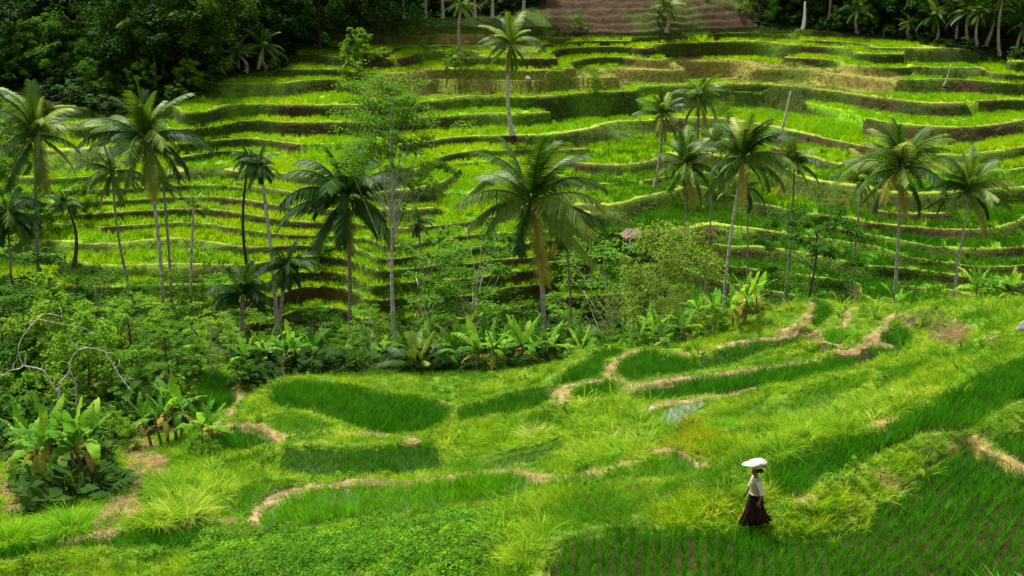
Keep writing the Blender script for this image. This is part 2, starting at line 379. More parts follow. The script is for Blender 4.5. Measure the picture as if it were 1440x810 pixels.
# ---- sampling the sheet
def _gidx(x, y):
    th = np.arctan2(x, y); rr_ = np.hypot(x, y)
    a = np.clip(np.interp(th, TH, np.arange(NT)), 0, NT - 1.001); b = np.clip(np.interp(rr_, RR, np.arange(NR)), 0, NR - 1.001)
    return a, b
def H(x, y, arr=None):
    arr = HGT if arr is None else arr
    a, b = _gidx(np.asarray(x, float), np.asarray(y, float))
    i, j = a.astype(int), b.astype(int); fa, fb = a - i, b - j
    return arr[j, i] * (1 - fa) * (1 - fb) + arr[j, i + 1] * fa * (1 - fb) + arr[j + 1, i] * (1 - fa) * fb + arr[j + 1, i + 1] * fa * fb
def ground(u, v, tmin=14.0):
    """first terrain point seen through a photo pixel (z relative to camera)"""
    d = ray(u, v); tt = np.arange(tmin, 320, .12)
    x, y, z = d[0] * tt, d[1] * tt, d[2] * tt
    hit = np.nonzero(z < H(x, y))[0]
    i = hit[0] if len(hit) else len(tt) - 1
    return np.array([x[i], y[i], float(H(x[i], y[i]))])

# ---- trodden tan bunds
PATHS = [
 ([(350,740),(362,724),(378,710),(420,692),(460,684),(500,679),(560,682),(610,678),(660,669),(710,664),(745,670),(762,677)], .46),
 ([(805,674),(835,668),(860,660),(900,645),(925,635),(955,635),(995,657)], .40),
 ([(303,599),(340,601),(375,613),(400,619),(440,620),(490,611),(540,616),(583,620)], .34),
 ([(795,568),(793,551),(810,541),(850,537),(858,522),(868,506),(885,497),(900,493)], .42), ([(862,532),(885,545)], .42),
 ([(866,570),(880,556),(905,544),(960,536),(1041,524),(1110,513),(1150,507)], .40),
 ([(1100,466),(1120,462),(1130,455),(1138,440),(1140,430)], .32), ([(1145,470),(1168,464),(1190,455),(1198,436),(1234,434)], .30),
 ([(1178,496),(1200,496),(1217,490),(1241,462),(1249,448),(1263,441),(1286,459)], .34), ([(1145,470),(1150,482),(1178,490)], .28),
 ([(930,505),(1000,491),(1050,483),(1120,477)], .3), ([(325,545),(340,562),(326,585)], .3), ([(1178,496),(1240,486)], .3),
 ([(900,580),(935,568),(985,561),(1060,548)], .3), ([(560,617),(620,614)],.22), ([(1370,634),(1400,648),(1440,667),(1500,690)], .12),
 ([(1230,590),(1200,598)], .5), ([(1395,478),(1420,472)], .5), ([(90,768),(200,745),(290,735),(345,738)], .2), ([(480,470),(481,470)], .1),
]
PATHZ = HGT.copy()                             # bunds stand a little above the floors they part
for _ in range(3): PATHZ[1:-1, 1:-1] = np.maximum(PATHZ[1:-1, 1:-1], np.maximum(np.maximum(PATHZ[:-2, 1:-1], PATHZ[2:, 1:-1]), np.maximum(PATHZ[1:-1, :-2], PATHZ[1:-1, 2:])) - .012)
for pl, hw in PATHS:
    hw = hw * .72 + .02
    q = spline(np.array([ground(u, v)[:2] for u, v in pl]), 4)
    mn, mx = q.min(0) - 1.5, q.max(0) + 1.5
    idx = np.nonzero((GX > mn[0]) & (GX < mx[0]) & (GY > mn[1]) & (GY < mx[1]))
    d = dist_line(GX[idx], GY[idx], q) + .42 * (n_mid[idx] - .5) + .55 * (n_fine[idx] - .5)
    m = smooth(hw, hw * .55, d); ins[idx] = np.where(m > .45, 0, ins[idx]); m = m * (ins[idx] == 0)
    HGT[idx] = np.where(m > .4, np.maximum(HGT[idx], H(GX[idx], GY[idx], PATHZ)), HGT[idx])
    STRAW[idx] += m
    HGT[idx] += .02 * m - .05 * m * n_fine[idx]
    COLR[idx] = COLR[idx] * (1 - m[:, None]) + (C_PATH * (.5 + .8 * n_fine[idx][:, None])) * m[:, None]
    GRASS[idx] *= (1 - smooth(.3, .9, m) * .86)
# bare soil, dry grass and cut banks of the near slope
soil = (zone((150,700),(180,670),(172,640),(200,600),(235,640),(238,655),(196,690),(205,732),(150,748),(105,758)) | zone((0,650),(40,640),(62,690),(40,722),(0,728)) |
        zone((40,505),(130,492),(205,530),(195,562),(100,565)) | zone((190,640),(232,640),(236,668),(200,672)))& ~FAR & (n_mid > .33)
paint(soil & (ins == 0), np.array([.15, .095, .035]) * (.4 + 1.1 * n_fine[..., None])); GRASS[soil] *= np.where(n_big > .5, .5, .2)[soil]; JUNGLE[soil] = 0
cut = (zone((1308,452),(1330,444),(1352,452),(1372,462),(1360,484),(1330,486),(1305,474)) | zone((1252,448),(1268,452),(1290,466),(1284,474),(1256,460)) | zone((1138,470),(1152,474),(1156,484),(1140,486)))& ~FAR
paint(cut & (ins == 0), np.array([.09, .06, .02]) * (.5 + n_fine[..., None])); GRASS[cut] *= .25
LEAFY[:] = zone((262,830),(285,765),(335,742),(420,752),(560,738),(640,724),(700,726),(705,760),(670,830)) & ~FAR & (ins == 0)
GRASS[LEAFY > 0] *= .15
STRAW += soil * .55 + cut * .5
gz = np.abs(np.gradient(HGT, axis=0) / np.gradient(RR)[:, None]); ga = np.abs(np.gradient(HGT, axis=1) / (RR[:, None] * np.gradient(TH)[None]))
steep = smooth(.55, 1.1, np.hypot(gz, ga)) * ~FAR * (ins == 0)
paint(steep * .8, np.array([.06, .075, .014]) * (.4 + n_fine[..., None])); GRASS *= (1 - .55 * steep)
NEARRIM = np.where(ins == 0, smooth(.8, .2, dmin), 0) * smooth(.30, .62, fbm(GX, GY, 2.2, 171))
patch = smooth(.64, .74, fbm(GX, GY, 1.6, 72)) * (PU > 940) * (PV > 560) * ~FAR * (ins == 0)
STRAW += patch * .6; paint(patch * .8, C_DRY * 1.1); GRASS *= (1 - .8 * patch)

# ------------------------------------------------------------------ materials
MATS = {}
def new_mat(name):
    m = bpy.data.materials.new(name); m.use_nodes = True
    nt = m.node_tree; b = nt.nodes['Principled BSDF']; b.inputs['Roughness'].default_value = .8
    b.inputs['Specular IOR Level'].default_value = .25
    MATS[name] = m
    return m, nt, b
def noise_node(nt, scale, detail=3, vec=None):
    n = nt.nodes.new('ShaderNodeTexNoise'); n.inputs['Scale'].default_value = scale; n.inputs['Detail'].default_value = detail
    if vec: nt.links.new(vec, n.inputs['Vector'])
    return n
def ramp(nt, src, stops):
    r = nt.nodes.new('ShaderNodeValToRGB'); e = r.color_ramp.elements
    while len(e) < len(stops): e.new(.5)
    for q, (p, c) in zip(e, stops): q.position = p; q.color = (*c, 1)
    nt.links.new(src, r.inputs[0]); return r
def geo_pos(nt):
    return nt.nodes.new('ShaderNodeNewGeometry').outputs['Position']

m, nt, b = new_mat('earth')
at = nt.nodes.new('ShaderNodeAttribute'); at.attribute_name = 'tint'
n1 = noise_node(nt, 3.0, 6, geo_pos(nt)); r1 = ramp(nt, n1.outputs[0], [(.3, (.55, .55, .55)), (.7, (1.35, 1.35, 1.35))])
mx = nt.nodes.new('ShaderNodeMix'); mx.data_type = 'RGBA'; mx.blend_type = 'MULTIPLY'; mx.inputs[0].default_value = 1
nt.links.new(at.outputs['Color'], mx.inputs[6]); nt.links.new(r1.outputs[0], mx.inputs[7]); nt.links.new(mx.outputs[2], b.inputs['Base Color'])
bp = nt.nodes.new('ShaderNodeBump'); bp.inputs['Strength'].default_value = .7; bp.inputs['Distance'].default_value = .12
n2 = noise_node(nt, 5.0, 5, geo_pos(nt)); nt.links.new(n2.outputs[0], bp.inputs['Height']); nt.links.new(bp.outputs[0], b.inputs['Normal'])
b.inputs['Roughness'].default_value = .95; b.inputs['Specular IOR Level'].default_value = .1

def mesh_from(name, verts, faces_flat, nper, mat=None, smooth_shade=False):
    """fast mesh from numpy: verts (n,3), faces (m,nper)"""
    me = bpy.data.meshes.new(name)
    nv, nf = len(verts), len(faces_flat)
    me.vertices.add(nv); me.vertices.foreach_set('co', np.ascontiguousarray(verts, np.float32).ravel())
    me.loops.add(nf * nper); me.loops.foreach_set('vertex_index', np.ascontiguousarray(faces_flat, np.int32).ravel())
    me.polygons.add(nf); me.polygons.foreach_set('loop_start', np.arange(0, nf * nper, nper, dtype=np.int32))
    if smooth_shade: me.polygons.foreach_set('use_smooth', np.ones(nf, bool))
    me.update(calc_edges=True); me.validate()
    if mat: me.materials.append(MATS[mat] if isinstance(mat, str) else mat)
    return me
def link(o, kind=None, label=None, cat=None, group=None, parent=None):
    COL.objects.link(o)
    if kind: o['kind'] = kind
    if label: o['label'] = label
    if cat: o['category'] = cat
    if group: o['group'] = group
    if parent: o.parent = parent
    return o

verts = np.stack([GX, GY, HGT + CAM_Z], -1).reshape(-1, 3)
ii = (np.arange(NR - 1)[:, None] * NT + np.arange(NT - 1)[None]).ravel()
faces = np.stack([ii, ii + 1, ii + NT + 1, ii + NT], -1)[:, ::1]
me = mesh_from('hillside', verts, faces, 4, 'earth', True)
ca = me.color_attributes.new('tint', 'FLOAT_COLOR', 'POINT')
ca.data.foreach_set('color', np.concatenate([COLR.reshape(-1, 3), np.ones((NR * NT, 1))], 1).astype(np.float32).ravel())
terrain = link(bpy.data.objects.new('hillside', me), kind='structure')
if me.polygons[0].normal.z < 0: me.flip_normals()

# ------------------------------------------------------------------ leaf materials
def leaf_mat(name, stops, trans=.35, patch=None, rough=.7, spec=.07, per_object=True, tip=None):
    """leaf colour varies per plant (random) and over the ground in patches; light passes partly through"""
    m, nt, b = new_mat(name)
    oi = nt.nodes.new('ShaderNodeObjectInfo')
    r = ramp(nt, oi.outputs['Random'], stops)
    colr = r.outputs[0]
    if patch:
        n = noise_node(nt, patch[0], 3, oi.outputs['Location'])
        r2 = ramp(nt, n.outputs[0], [(.40, (0, 0, 0)), (.60, (1, 1, 1))])
        mx = nt.nodes.new('ShaderNodeMix'); mx.data_type = 'RGBA'; mx.inputs[7].default_value = (*patch[1], 1)
        mul = nt.nodes.new('ShaderNodeMath'); mul.operation = 'MULTIPLY'; mul.inputs[1].default_value = patch[2]
        nt.links.new(r2.outputs[0], mul.inputs[0]); nt.links.new(mul.outputs[0], mx.inputs[0]); nt.links.new(colr, mx.inputs[6]); colr = mx.outputs[2]
    n = noise_node(nt, 2.2, 2, geo_pos(nt))
    r3 = ramp(nt, n.outputs[0], [(.3, (.72, .75, .7)), (.7, (1.25, 1.2, 1.15))])
    mx = nt.nodes.new('ShaderNodeMix'); mx.data_type = 'RGBA'; mx.blend_type = 'MULTIPLY'; mx.inputs[0].default_value = 1
    nt.links.new(colr, mx.inputs[6]); nt.links.new(r3.outputs[0], mx.inputs[7]); colr = mx.outputs[2]
    nt.links.new(colr, b.inputs['Base Color'])
    b.inputs['Roughness'].default_value = rough; b.inputs['Specular IOR Level'].default_value = spec
    tr = nt.nodes.new('ShaderNodeBsdfTranslucent')
    hs = nt.nodes.new('ShaderNodeHueSaturation'); hs.inputs['Value'].default_value = 1.25; hs.inputs['Hue'].default_value = .49
    nt.links.new(colr, hs.inputs['Color']); nt.links.new(hs.outputs[0], tr.inputs['Color'])
    ms = nt.nodes.new('ShaderNodeMixShader'); ms.inputs[0].default_value = trans
    nt.links.new(b.outputs[0], ms.inputs[1]); nt.links.new(tr.outputs[0], ms.inputs[2])
    nt.links.new(ms.outputs[0], nt.nodes['Material Output'].inputs['Surface'])
    return m
leaf_mat('rice_dark', [(0, (.018, .13, .003)), (.5, (.030, .175, .003)), (1, (.058, .24, .004))], .35, (.35, (.05, .22, .003), .6))
leaf_mat('rice_young', [(0, (.065, .27, .004)), (.5, (.10, .33, .004)), (1, (.16, .39, .006))], .4)
leaf_mat('rice_far', [(0, (.11, .30, .004)), (.5, (.165, .37, .004)), (1, (.23, .43, .005))], .48, (.09, (.31, .47, .003), .75))
leaf_mat('rice_far_deep', [(0, (.018, .11, .003)), (.5, (.03, .15, .003)), (1, (.055, .21, .004))], .4, (.1, (.07, .22, .004), .6))
leaf_mat('grass_blade', [(0, (.10, .27, .003)), (.45, (.20, .38, .003)), (.8, (.33, .47, .005)), (1, (.50, .50, .06))], .4, (.42, (.045, .19, .003), .85))
leaf_mat('grass_bank', [(0, (.04, .075, .005)), (.5, (.07, .12, .006)), (.85, (.13, .18, .010)), (1, (.20, .16, .04))], .35, (.16, (.06, .14, .008), .6))
leaf_mat('grass_tall', [(0, (.15, .31, .006)), (.5, (.25, .43, .008)), (.85, (.36, .50, .03)), (1, (.50, .55, .12))], .45, (.5, (.10, .30, .01), .6))
leaf_mat('grass_yellow', [(0, (.20, .29, .006)), (.5, (.32, .34, .008)), (1, (.26, .34, .010))], .4)
leaf_mat('leafy', [(0, (.06, .20, .006)), (.5, (.11, .28, .008)), (1, (.20, .38, .012))], .35, (.8, (.045, .15, .008), .7))
leaf_mat('straw', [(0, (.18, .13, .05)), (.5, (.32, .25, .10)), (1, (.46, .40, .20))], .2)
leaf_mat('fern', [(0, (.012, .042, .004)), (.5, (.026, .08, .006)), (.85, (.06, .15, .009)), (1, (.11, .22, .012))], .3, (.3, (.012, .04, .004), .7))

# ------------------------------------------------------------------ tufts
def strip(base, direc, length, width, bend, segs=3, side=None):
    """one curved blade: returns vertices (2*(segs)+1) and quads/tri as quads (last quad degenerate-free)"""
    d = np.array(direc, float); d /= np.linalg.norm(d)
    s = np.cross(d, [0, 0, 1.0]); s = s / (np.linalg.norm(s) + 1e-9) if side is None else side
    out = np.array([d[0], d[1], 0]); out /= (np.linalg.norm(out) + 1e-9)
    vs = []; p = np.array(base, float); cur = d.copy()
    for k in range(segs + 1):
        f = k / segs; w = width * (1 - f ** 1.6) * .5 + width * .06
        vs += [p - s * w, p + s * w]
        cur = cur + bend / segs * (out * .8 - np.array([0, 0, 1.0]) * (.25 + f)); cur /= np.linalg.norm(cur)
        p = p + cur * length / segs
    fs = [(2 * k, 2 * k + 1, 2 * k + 3, 2 * k + 2) for k in range(segs)]
    return np.array(vs), fs
def bundle(parts):
    V = []; F = []; o = 0
    for v, f in parts:
        V.append(v); F += [tuple(i + o for i in q) for q in f]; o += len(v)
    return np.concatenate(V), np.array(F)
def tuft_mesh(name, mat, n, h, spread, lean, width, bend, seed, segs=3):
    r = random.Random(seed); P = []
    for _ in range(n):
        a = r.uniform(0, 6.283); q = r.random() ** .5 * spread
        l = lean * r.uniform(.2, 1.2)
        b2 = a + r.uniform(-.9, .9)
        P.append(strip((q * math.cos(a), q * math.sin(a), -.03), (math.cos(b2) * l, math.sin(b2) * l, 1), h * r.uniform(.55, 1.1), width * r.uniform(.7, 1.2), bend * r.uniform(.4, 1.3), segs,
                       np.array([math.cos(r.uniform(0, 6.28)), math.sin(r.uniform(0, 6.28)), 0])))
    V, F = bundle(P)
    return mesh_from(name, V, F, 4, mat)
def leaf_quads(C, N, A, L, W):
    """diamond-folded leaves: centres C, normals N, axis A (n,3), lengths L, widths W (n)"""
    S = np.cross(N, A); S /= np.linalg.norm(S, axis=1, keepdims=True) + 1e-9
    a = C - A * L[:, None] * .5; b = C + S * W[:, None] * .5 + A * L[:, None] * .05 + N * L[:, None] * .05; c = C + A * L[:, None] * .5 - N * L[:, None] * .08; d = C - S * W[:, None] * .5 + A * L[:, None] * .05 + N * L[:, None] * .05
    V = np.stack([a, b, c, d], 1).reshape(-1, 3)
    return V, np.arange(len(C) * 4).reshape(-1, 4)
def unit(n, rng):
    v = rng.normal(size=(n, 3)); return v / np.linalg.norm(v, axis=1, keepdims=True)
def leafy_mesh(name, mat, n, rad, h, size, seed, up=.7):
    rng = np.random.default_rng(seed)
    a = rng.uniform(0, 6.283, n); q = np.sqrt(rng.random(n)) * rad
    zz = h * rng.random(n) ** .7 * (1 - .6 * (q / rad) ** 2)
    C = np.stack([q * np.cos(a), q * np.sin(a), zz], 1)
    N = unit(n, rng); N[:, 2] = np.abs(N[:, 2]) + up; N /= np.linalg.norm(N, axis=1, keepdims=True)
    A = np.cross(N, unit(n, rng)); A /= np.linalg.norm(A, axis=1, keepdims=True)
    L = size * rng.uniform(.6, 1.3, n)
    V, F = leaf_quads(C, N, A, L, L * .6)
    return mesh_from(name, V, F, 4, mat)
def fern_mesh(name, mat, n, L, seed, width=.2):
    """arching fronds with side leaflets, for the gully undergrowth"""
    r = random.Random(seed); P = []
    for _ in range(n):
        a = r.uniform(0, 6.283); e = r.uniform(.5, 1.2); p = np.zeros(3); cur = np.array([math.cos(a) * math.cos(e), math.sin(a) * math.cos(e), math.sin(e)]); l = L * r.uniform(.6, 1.1)
        s = np.array([-math.sin(a), math.cos(a), 0]); k_n = 9
        for k in range(k_n):
            f = k / k_n; w = width * math.sin(math.pi * min(1, f * .9 + .12)) ** .7
            for sg in (-1, 1):
                P.append(strip(p, s * sg + cur * .5 - np.array([0, 0, .25]), w * 1.4, .10, .3, 1))
            cur = cur + np.array([math.cos(a) * .04, math.sin(a) * .04, -.13]); cur /= np.linalg.norm(cur)
            p = p + cur * l / k_n
    V, F = bundle(P)
    return mesh_from(name, V, F, 4, mat)

def scatter(name, pts, scale, rotz, sources, label, cat=None, tilt=None):
    """one countless ground cover: source meshes instanced on points by a node group"""
    n = len(pts)
    me = bpy.data.meshes.new(name)
    me.vertices.add(n); me.vertices.foreach_set('co', np.asarray(pts, np.float32).ravel())
    sa = me.attributes.new('size', 'FLOAT', 'POINT'); sa.data.foreach_set('value', np.asarray(scale, np.float32))
    rot = np.zeros((n, 3), np.float32); rot[:, 2] = rotz
    if tilt is not None: rot[:, :2] = tilt
    ra = me.attributes.new('turn', 'FLOAT_VECTOR', 'POINT'); ra.data.foreach_set('vector', rot.ravel())
    va = me.attributes.new('pick', 'INT', 'POINT'); va.data.foreach_set('value', RNG.integers(0, len(sources), n).astype(np.int32))
    o = bpy.data.objects.new(name, me)
    link(o, kind='stuff', label=label, cat=cat)
    g = bpy.data.node_groups.new(name + '_nodes', 'GeometryNodeTree')
    g.interface.new_socket('Geometry', in_out='INPUT', socket_type='NodeSocketGeometry')
    g.interface.new_socket('Geometry', in_out='OUTPUT', socket_type='NodeSocketGeometry')
    gi = g.nodes.new('NodeGroupInput'); go = g.nodes.new('NodeGroupOutput')
    jn = g.nodes.new('GeometryNodeJoinGeometry')
    for ms in reversed(sources):
        src = bpy.data.objects.new(ms.name, ms)                  # not linked to the scene: only a pattern for the cover
        oi = g.nodes.new('GeometryNodeObjectInfo'); oi.inputs['Object'].default_value = src; oi.inputs['As Instance'].default_value = True
        g.links.new(oi.outputs['Geometry'], jn.inputs[0])
    ip = g.nodes.new('GeometryNodeInstanceOnPoints'); ip.inputs['Pick Instance'].default_value = True
    def named(nm, t):
        a = g.nodes.new('GeometryNodeInputNamedAttribute'); a.data_type = t; a.inputs['Name'].default_value = nm
        return next(s for s in a.outputs if s.enabled and s.name == 'Attribute')
    g.links.new(gi.outputs[0], ip.inputs['Points']); g.links.new(jn.outputs[0], ip.inputs['Instance'])
    g.links.new(named('pick', 'INT'), ip.inputs['Instance Index'])
    er = g.nodes.new('FunctionNodeEulerToRotation'); g.links.new(named('turn', 'FLOAT_VECTOR'), er.inputs[0]); g.links.new(er.outputs[0], ip.inputs['Rotation'])
    g.links.new(named('size', 'FLOAT'), ip.inputs['Scale'])
    g.links.new(ip.outputs[0], go.inputs[0])
    md = o.modifiers.new('cover', 'NODES'); md.node_group = g
    return o

AREA = np.zeros((NR, NT))
dth = np.gradient(TH); drr = np.gradient(RR)
AREA[:] = RR[:, None] * dth[None] * drr[:, None]
VIEW = (np.abs(np.arctan2(GX, GY)) < np.where(GY < 70, R(34), R(29))) & (PV < 1000) & (PV > -120)
def points(density, mask):
    """random points on the sheet: density per square metre (array or number) where mask"""
    lam = density * AREA * mask * VIEW
    cnt = RNG.poisson(lam); j, i = np.nonzero(cnt); c = cnt[j, i]
    j = np.repeat(j, c); i = np.repeat(i, c)
    th = TH[i] + (RNG.random(len(i)) - .5) * dth[i]; r = RR[j] + (RNG.random(len(j)) - .5) * drr[j]
    x, y = r * np.sin(th), r * np.cos(th)
    return np.stack([x, y, H(x, y) + CAM_Z], 1)
def rnd(n, a, b): return RNG.uniform(a, b, n)

# ---- the rice of the near paddies, hill by hill in rows
rice_src = {
 'dark': [tuft_mesh('rice_hill', 'rice_dark', 16, 1.0, .10, .32, .035, .55, 100 + i) for i in range(5)],
 'mid': [tuft_mesh('rice_hill', 'rice_young', 14, 1.0, .10, .30, .032, .5, 110 + i) for i in range(5)],
}
FIELD_WATER = {}
pools = {'dark': [], 'mid': []}
for name, pl, z, key, ang_r, rs, hs, hh, flood in FIELDS:
    poly = FPOLY[name]; c = poly.mean(0); ext = np.abs(poly - c).max() * 1.5
    for part in ((0, 1) if name == 'T' else (0,)):
        a = R(ang_r) if not (name == 'T' and part) else R(38)
        gu, gv = np.meshgrid(np.arange(-ext, ext, rs), np.arange(-ext, ext, hs))
        gu = gu.ravel() + RNG.normal(0, .022, gu.size); gv = gv.ravel() + RNG.normal(0, .03, gv.size)
        gu = gu + .10 * np.sin(gv * .9 + c[0])
        x = c[0] + gu * math.cos(a) + gv * math.sin(a); y = c[1] - gu * math.sin(a) + gv * math.cos(a)
        fid = [f[0] for f in FIELDS].index(name) + 1
        k_in = (np.abs(H(x, y, (ins == fid).astype(float)) - 1) < .3) & (RNG.random(len(x)) > (.035 if key != 'sparse' else .25)) & (np.abs(np.arctan2(x, y)) < R(34))
        if name == 'T':
            cut_x = (y - 27) * -.35 + 6.8
            k_in &= (x < cut_x) if part == 0 else (x >= cut_x)
        x, y = x[k_in], y[k_in]
        sc = hh * 1.15 * (.78 + .5 * noise(x, y, 1.3, 9)) * rnd(len(x), .8, 1.15)
        pools['dark' if key in ('dark', 'rows') else 'mid'].append(np.stack([x, y, H(x, y) + CAM_Z, sc], 1))
for key, lab in (('dark', 'dense dark green rice standing in the near paddies'), ('mid', 'younger bright green rice planted in the near paddies')):
    P = np.concatenate(pools[key])
    scatter('rice_plants', P[:, :3], P[:, 3], rnd(len(P), 0, 6.28), rice_src[key], lab, 'rice')

# ---- grass of the near banks
gsrc = [tuft_mesh('grass_tuft', 'grass_blade', 22, .34, .15, .55, .020, .9, 200 + i) for i in range(6)]
near_d = np.where(GY < 34, 48, np.where(GY < 44, 30, 18))
RIM = np.where((ins == 0) & NEARM, smooth(.75, .30, dmin), 0) * smooth(.25, .5, n_mid)
P = points(near_d * GRASS * (1 - .6 * RIM), (~FAR) & (GY < 62) & (ins == 0))
scatter('grass', P, (.35 + 1.0 * fbm(P[:, 0], P[:, 1], 1.6, 21)) * rnd(len(P), .7, 1.25) * (1 - .5 * H(P[:, 0], P[:, 1], NEARRIM)), rnd(len(P), 0, 6.28), gsrc, 'bright yellow green grass covering the near banks and bunds', 'grass')
rsrc = [tuft_mesh('bund_grass_tuft', 'grass_tall', 24, .22, .15, .7, .020, 1.0, 220 + i) for i in range(4)]
P = points(34.0 * RIM * np.minimum(GRASS * 2, 1), (ins == 0) & ~FAR)
scatter('bund_grass', P, rnd(len(P), .6, 1.2), rnd(len(P), 0, 6.28), rsrc, 'short pale cropped grass along the rims of the near paddies', 'grass')
# broad-leaved weeds and dry seed stalks among the grass
wsrc = [leafy_mesh('weed', 'leafy', 26, .16, .26, .10, 280 + i) for i in range(3)] + [tuft_mesh('weed', 'fern', 12, .30, .12, 1.2, .05, 1.0, 284 + i) for i in range(2)]
P = points(2.6 * smooth(.35, .65, n_mid) * GRASS, (~FAR) & (GY < 60) & (ins == 0))
scatter('weeds', P, rnd(len(P), .5, 1.5), rnd(len(P), 0, 6.28), wsrc, 'scattered broad-leaved weeds in the grass of the near banks', 'weeds')
dsrc = [tuft_mesh('seed_stalk', 'straw', 5, .75, .14, .45, .014, .7, 290 + i) for i in range(3)]
P = points(1.6 * smooth(.45, .7, n_big) * GRASS, (~FAR) & (GY < 55) & (ins == 0))
scatter('seed_stalks', P, rnd(len(P), .5, 1.1), rnd(len(P), 0, 6.28), dsrc, 'dry pale seed stalks standing in the grass of the near banks', 'grass')
# taller pale grass blowing over on the steeper banks
tsrc = [tuft_mesh('tall_grass_tuft', 'grass_tall', 26, .8, .18, .8, .022, 1.3, 230 + i, 4) for i in range(5)]
tallz = (zone((795,655),(800,560),(850,545),(905,560),(930,600),(905,640),(860,665)) * 1.0 + zone((1060,640),(1110,590),(1180,565),(1270,555),(1300,580),(1230,610),(1150,625),(1080,668)) * .9 +
         zone((670,800),(690,730),(740,700),(780,730),(760,800)) * .6 + zone((1180,680),(1240,650),(1330,640),(1280,690),(1200,730)) * .35 + zone((200,740),(215,670),(290,640),(330,690),(300,735)) * .9
         + zone((1040,440),(1060,405),(1110,395),(1200,420),(1300,420),(1440,430),(1440,480),(1300,450)) * .35)
P = points(7.0 * tallz, (ins == 0) & ~FAR)
scatter('tall_grass', P, rnd(len(P), .55, 1.15), rnd(len(P), 0, 6.28), tsrc, 'tall pale arching grass on the rough banks', 'grass')
ysrc = [tuft_mesh('yellow_grass_tuft', 'grass_yellow', 24, .4, .16, .5, .02, .8, 250 + i) for i in range(3)]
P = points(16.0, zone((950,612),(965,588),(1000,592),(1015,620),(980,650),(930,640)) & (ins == 0))
scatter('yellow_grass', P, rnd(len(P), .6, 1.2), rnd(len(P), 0, 6.28), ysrc, 'yellowed grass patch beside the flooded paddy', 'grass')
ssrc = [tuft_mesh('straw_wisp', 'straw', 14, .26, .20, 2.6, .016, .5, 270 + i, 2) for i in range(4)]
P = points(26.0 * STRAW, (ins == 0) & ~FAR)
P = np.concatenate([P, points(4.0 * mb[..., 0], bank & terr)])
scatter('dry_straw', P, rnd(len(P), .5, 1.2) * (1 + .6 * (P[:, 1] > 80)), rnd(len(P), 0, 6.28), ssrc, 'dry cut straw lying on the tan bunds and bare soil', 'straw')
# broad-leaved creeping cover low in the frame
lsrc = [leafy_mesh('leafy_patch', 'leafy', 110, .30, .30, .075, 260 + i) for i in range(5)]
P = points(14.0, LEAFY > 0)
scatter('leafy_cover', P, rnd(len(P), .6, 1.4), rnd(len(P), 0, 6.28), lsrc, 'low broad-leaved creeper covering the bank below the paddies', 'ground cover')

# ---- rice and bank grass of the far terraces
fsrc = [tuft_mesh('far_rice_clump', 'rice_far', 26, .50, .32, .25, .045, .35, 300 + i, 2) for i in range(4)]
fsrc2 = [tuft_mesh('far_rice_clump', 'rice_far_deep', 26, .50, .32, .25, .045, .35, 310 + i, 2) for i in range(4)]
bsrc = [tuft_mesh('bank_grass_clump', 'grass_bank', 20, .30, .30, .8, .045, 1.1, 320 + i, 2) for i in range(4)]
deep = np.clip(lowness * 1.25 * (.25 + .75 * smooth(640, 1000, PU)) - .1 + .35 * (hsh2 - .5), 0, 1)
bare = np.zeros_like(RICEF, bool)
P = points(np.where(GY < 105, 6.0, 4.5) * (1 - deep) * ~bare, RICEF > 0)
scatter('rice_plants', P, rnd(len(P), .85, 1.08), rnd(len(P), 0, 6.28), fsrc, 'bright yellow green rice on the upper far terraces', 'rice')
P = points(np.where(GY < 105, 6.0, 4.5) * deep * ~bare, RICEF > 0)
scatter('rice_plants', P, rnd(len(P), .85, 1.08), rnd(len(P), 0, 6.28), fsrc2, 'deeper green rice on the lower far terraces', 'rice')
P = points(5.0 * smooth(.18, .50, n_mid + .25 * (n_fine - .5)), BANKF > 0)
scatter('bank_grass', P, rnd(len(P), .5, 1.3), rnd(len(P), 0, 6.28), bsrc, 'olive grass on the far terrace banks', 'grass')

# ---- undergrowth of the gully and of the forest edge
usrc = [fern_mesh('fern_clump', 'fern', 9, 1.0, 340 + i) for i in range(4)] + [leafy_mesh('low_bush', 'fern', 150, .7, .8, .17, 350 + i) for i in range(2)] + [leafy_mesh('big_leaf_clump', 'fern', 34, .75, 1.1, .50, 354 + i) for i in range(3)]
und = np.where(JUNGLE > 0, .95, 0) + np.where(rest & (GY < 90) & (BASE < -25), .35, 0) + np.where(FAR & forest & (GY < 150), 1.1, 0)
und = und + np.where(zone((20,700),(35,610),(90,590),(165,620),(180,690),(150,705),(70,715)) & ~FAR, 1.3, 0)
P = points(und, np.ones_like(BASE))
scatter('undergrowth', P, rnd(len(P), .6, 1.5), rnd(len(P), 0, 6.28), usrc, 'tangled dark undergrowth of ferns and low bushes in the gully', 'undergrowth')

# ---- water in the flooded paddies
m, nt, b = new_mat('paddy_water')
b.inputs['Base Color'].default_value = (.17, .17, .155, 1); b.inputs['Roughness'].default_value = .06; b.inputs['Specular IOR Level'].default_value = .6
n = noise_node(nt, 4.0, 3, geo_pos(nt)); bp = nt.nodes.new('ShaderNodeBump'); bp.inputs['Strength'].default_value = .05; bp.inputs['Distance'].default_value = .02
nt.links.new(n.outputs[0], bp.inputs['Height']); nt.links.new(bp.outputs[0], b.inputs['Normal'])
for name, pl, z, key, *_r in FIELDS:
    if name not in ('A', 'W0'): continue
    poly = FPOLY[name]
    bm = bmesh.new(); bm.faces.new([bm.verts.new((p[0], p[1], z + CAM_Z + .025)) for p in poly]); bmesh.ops.triangulate(bm, faces=bm.faces[:])
    me = bpy.data.meshes.new('paddy_water'); bm.to_mesh(me); bm.free(); me.materials.append(MATS['paddy_water'])
    if me.polygons[0].normal.z < 0: me.flip_normals()
    link(bpy.data.objects.new('paddy_water', me), kind='structure')

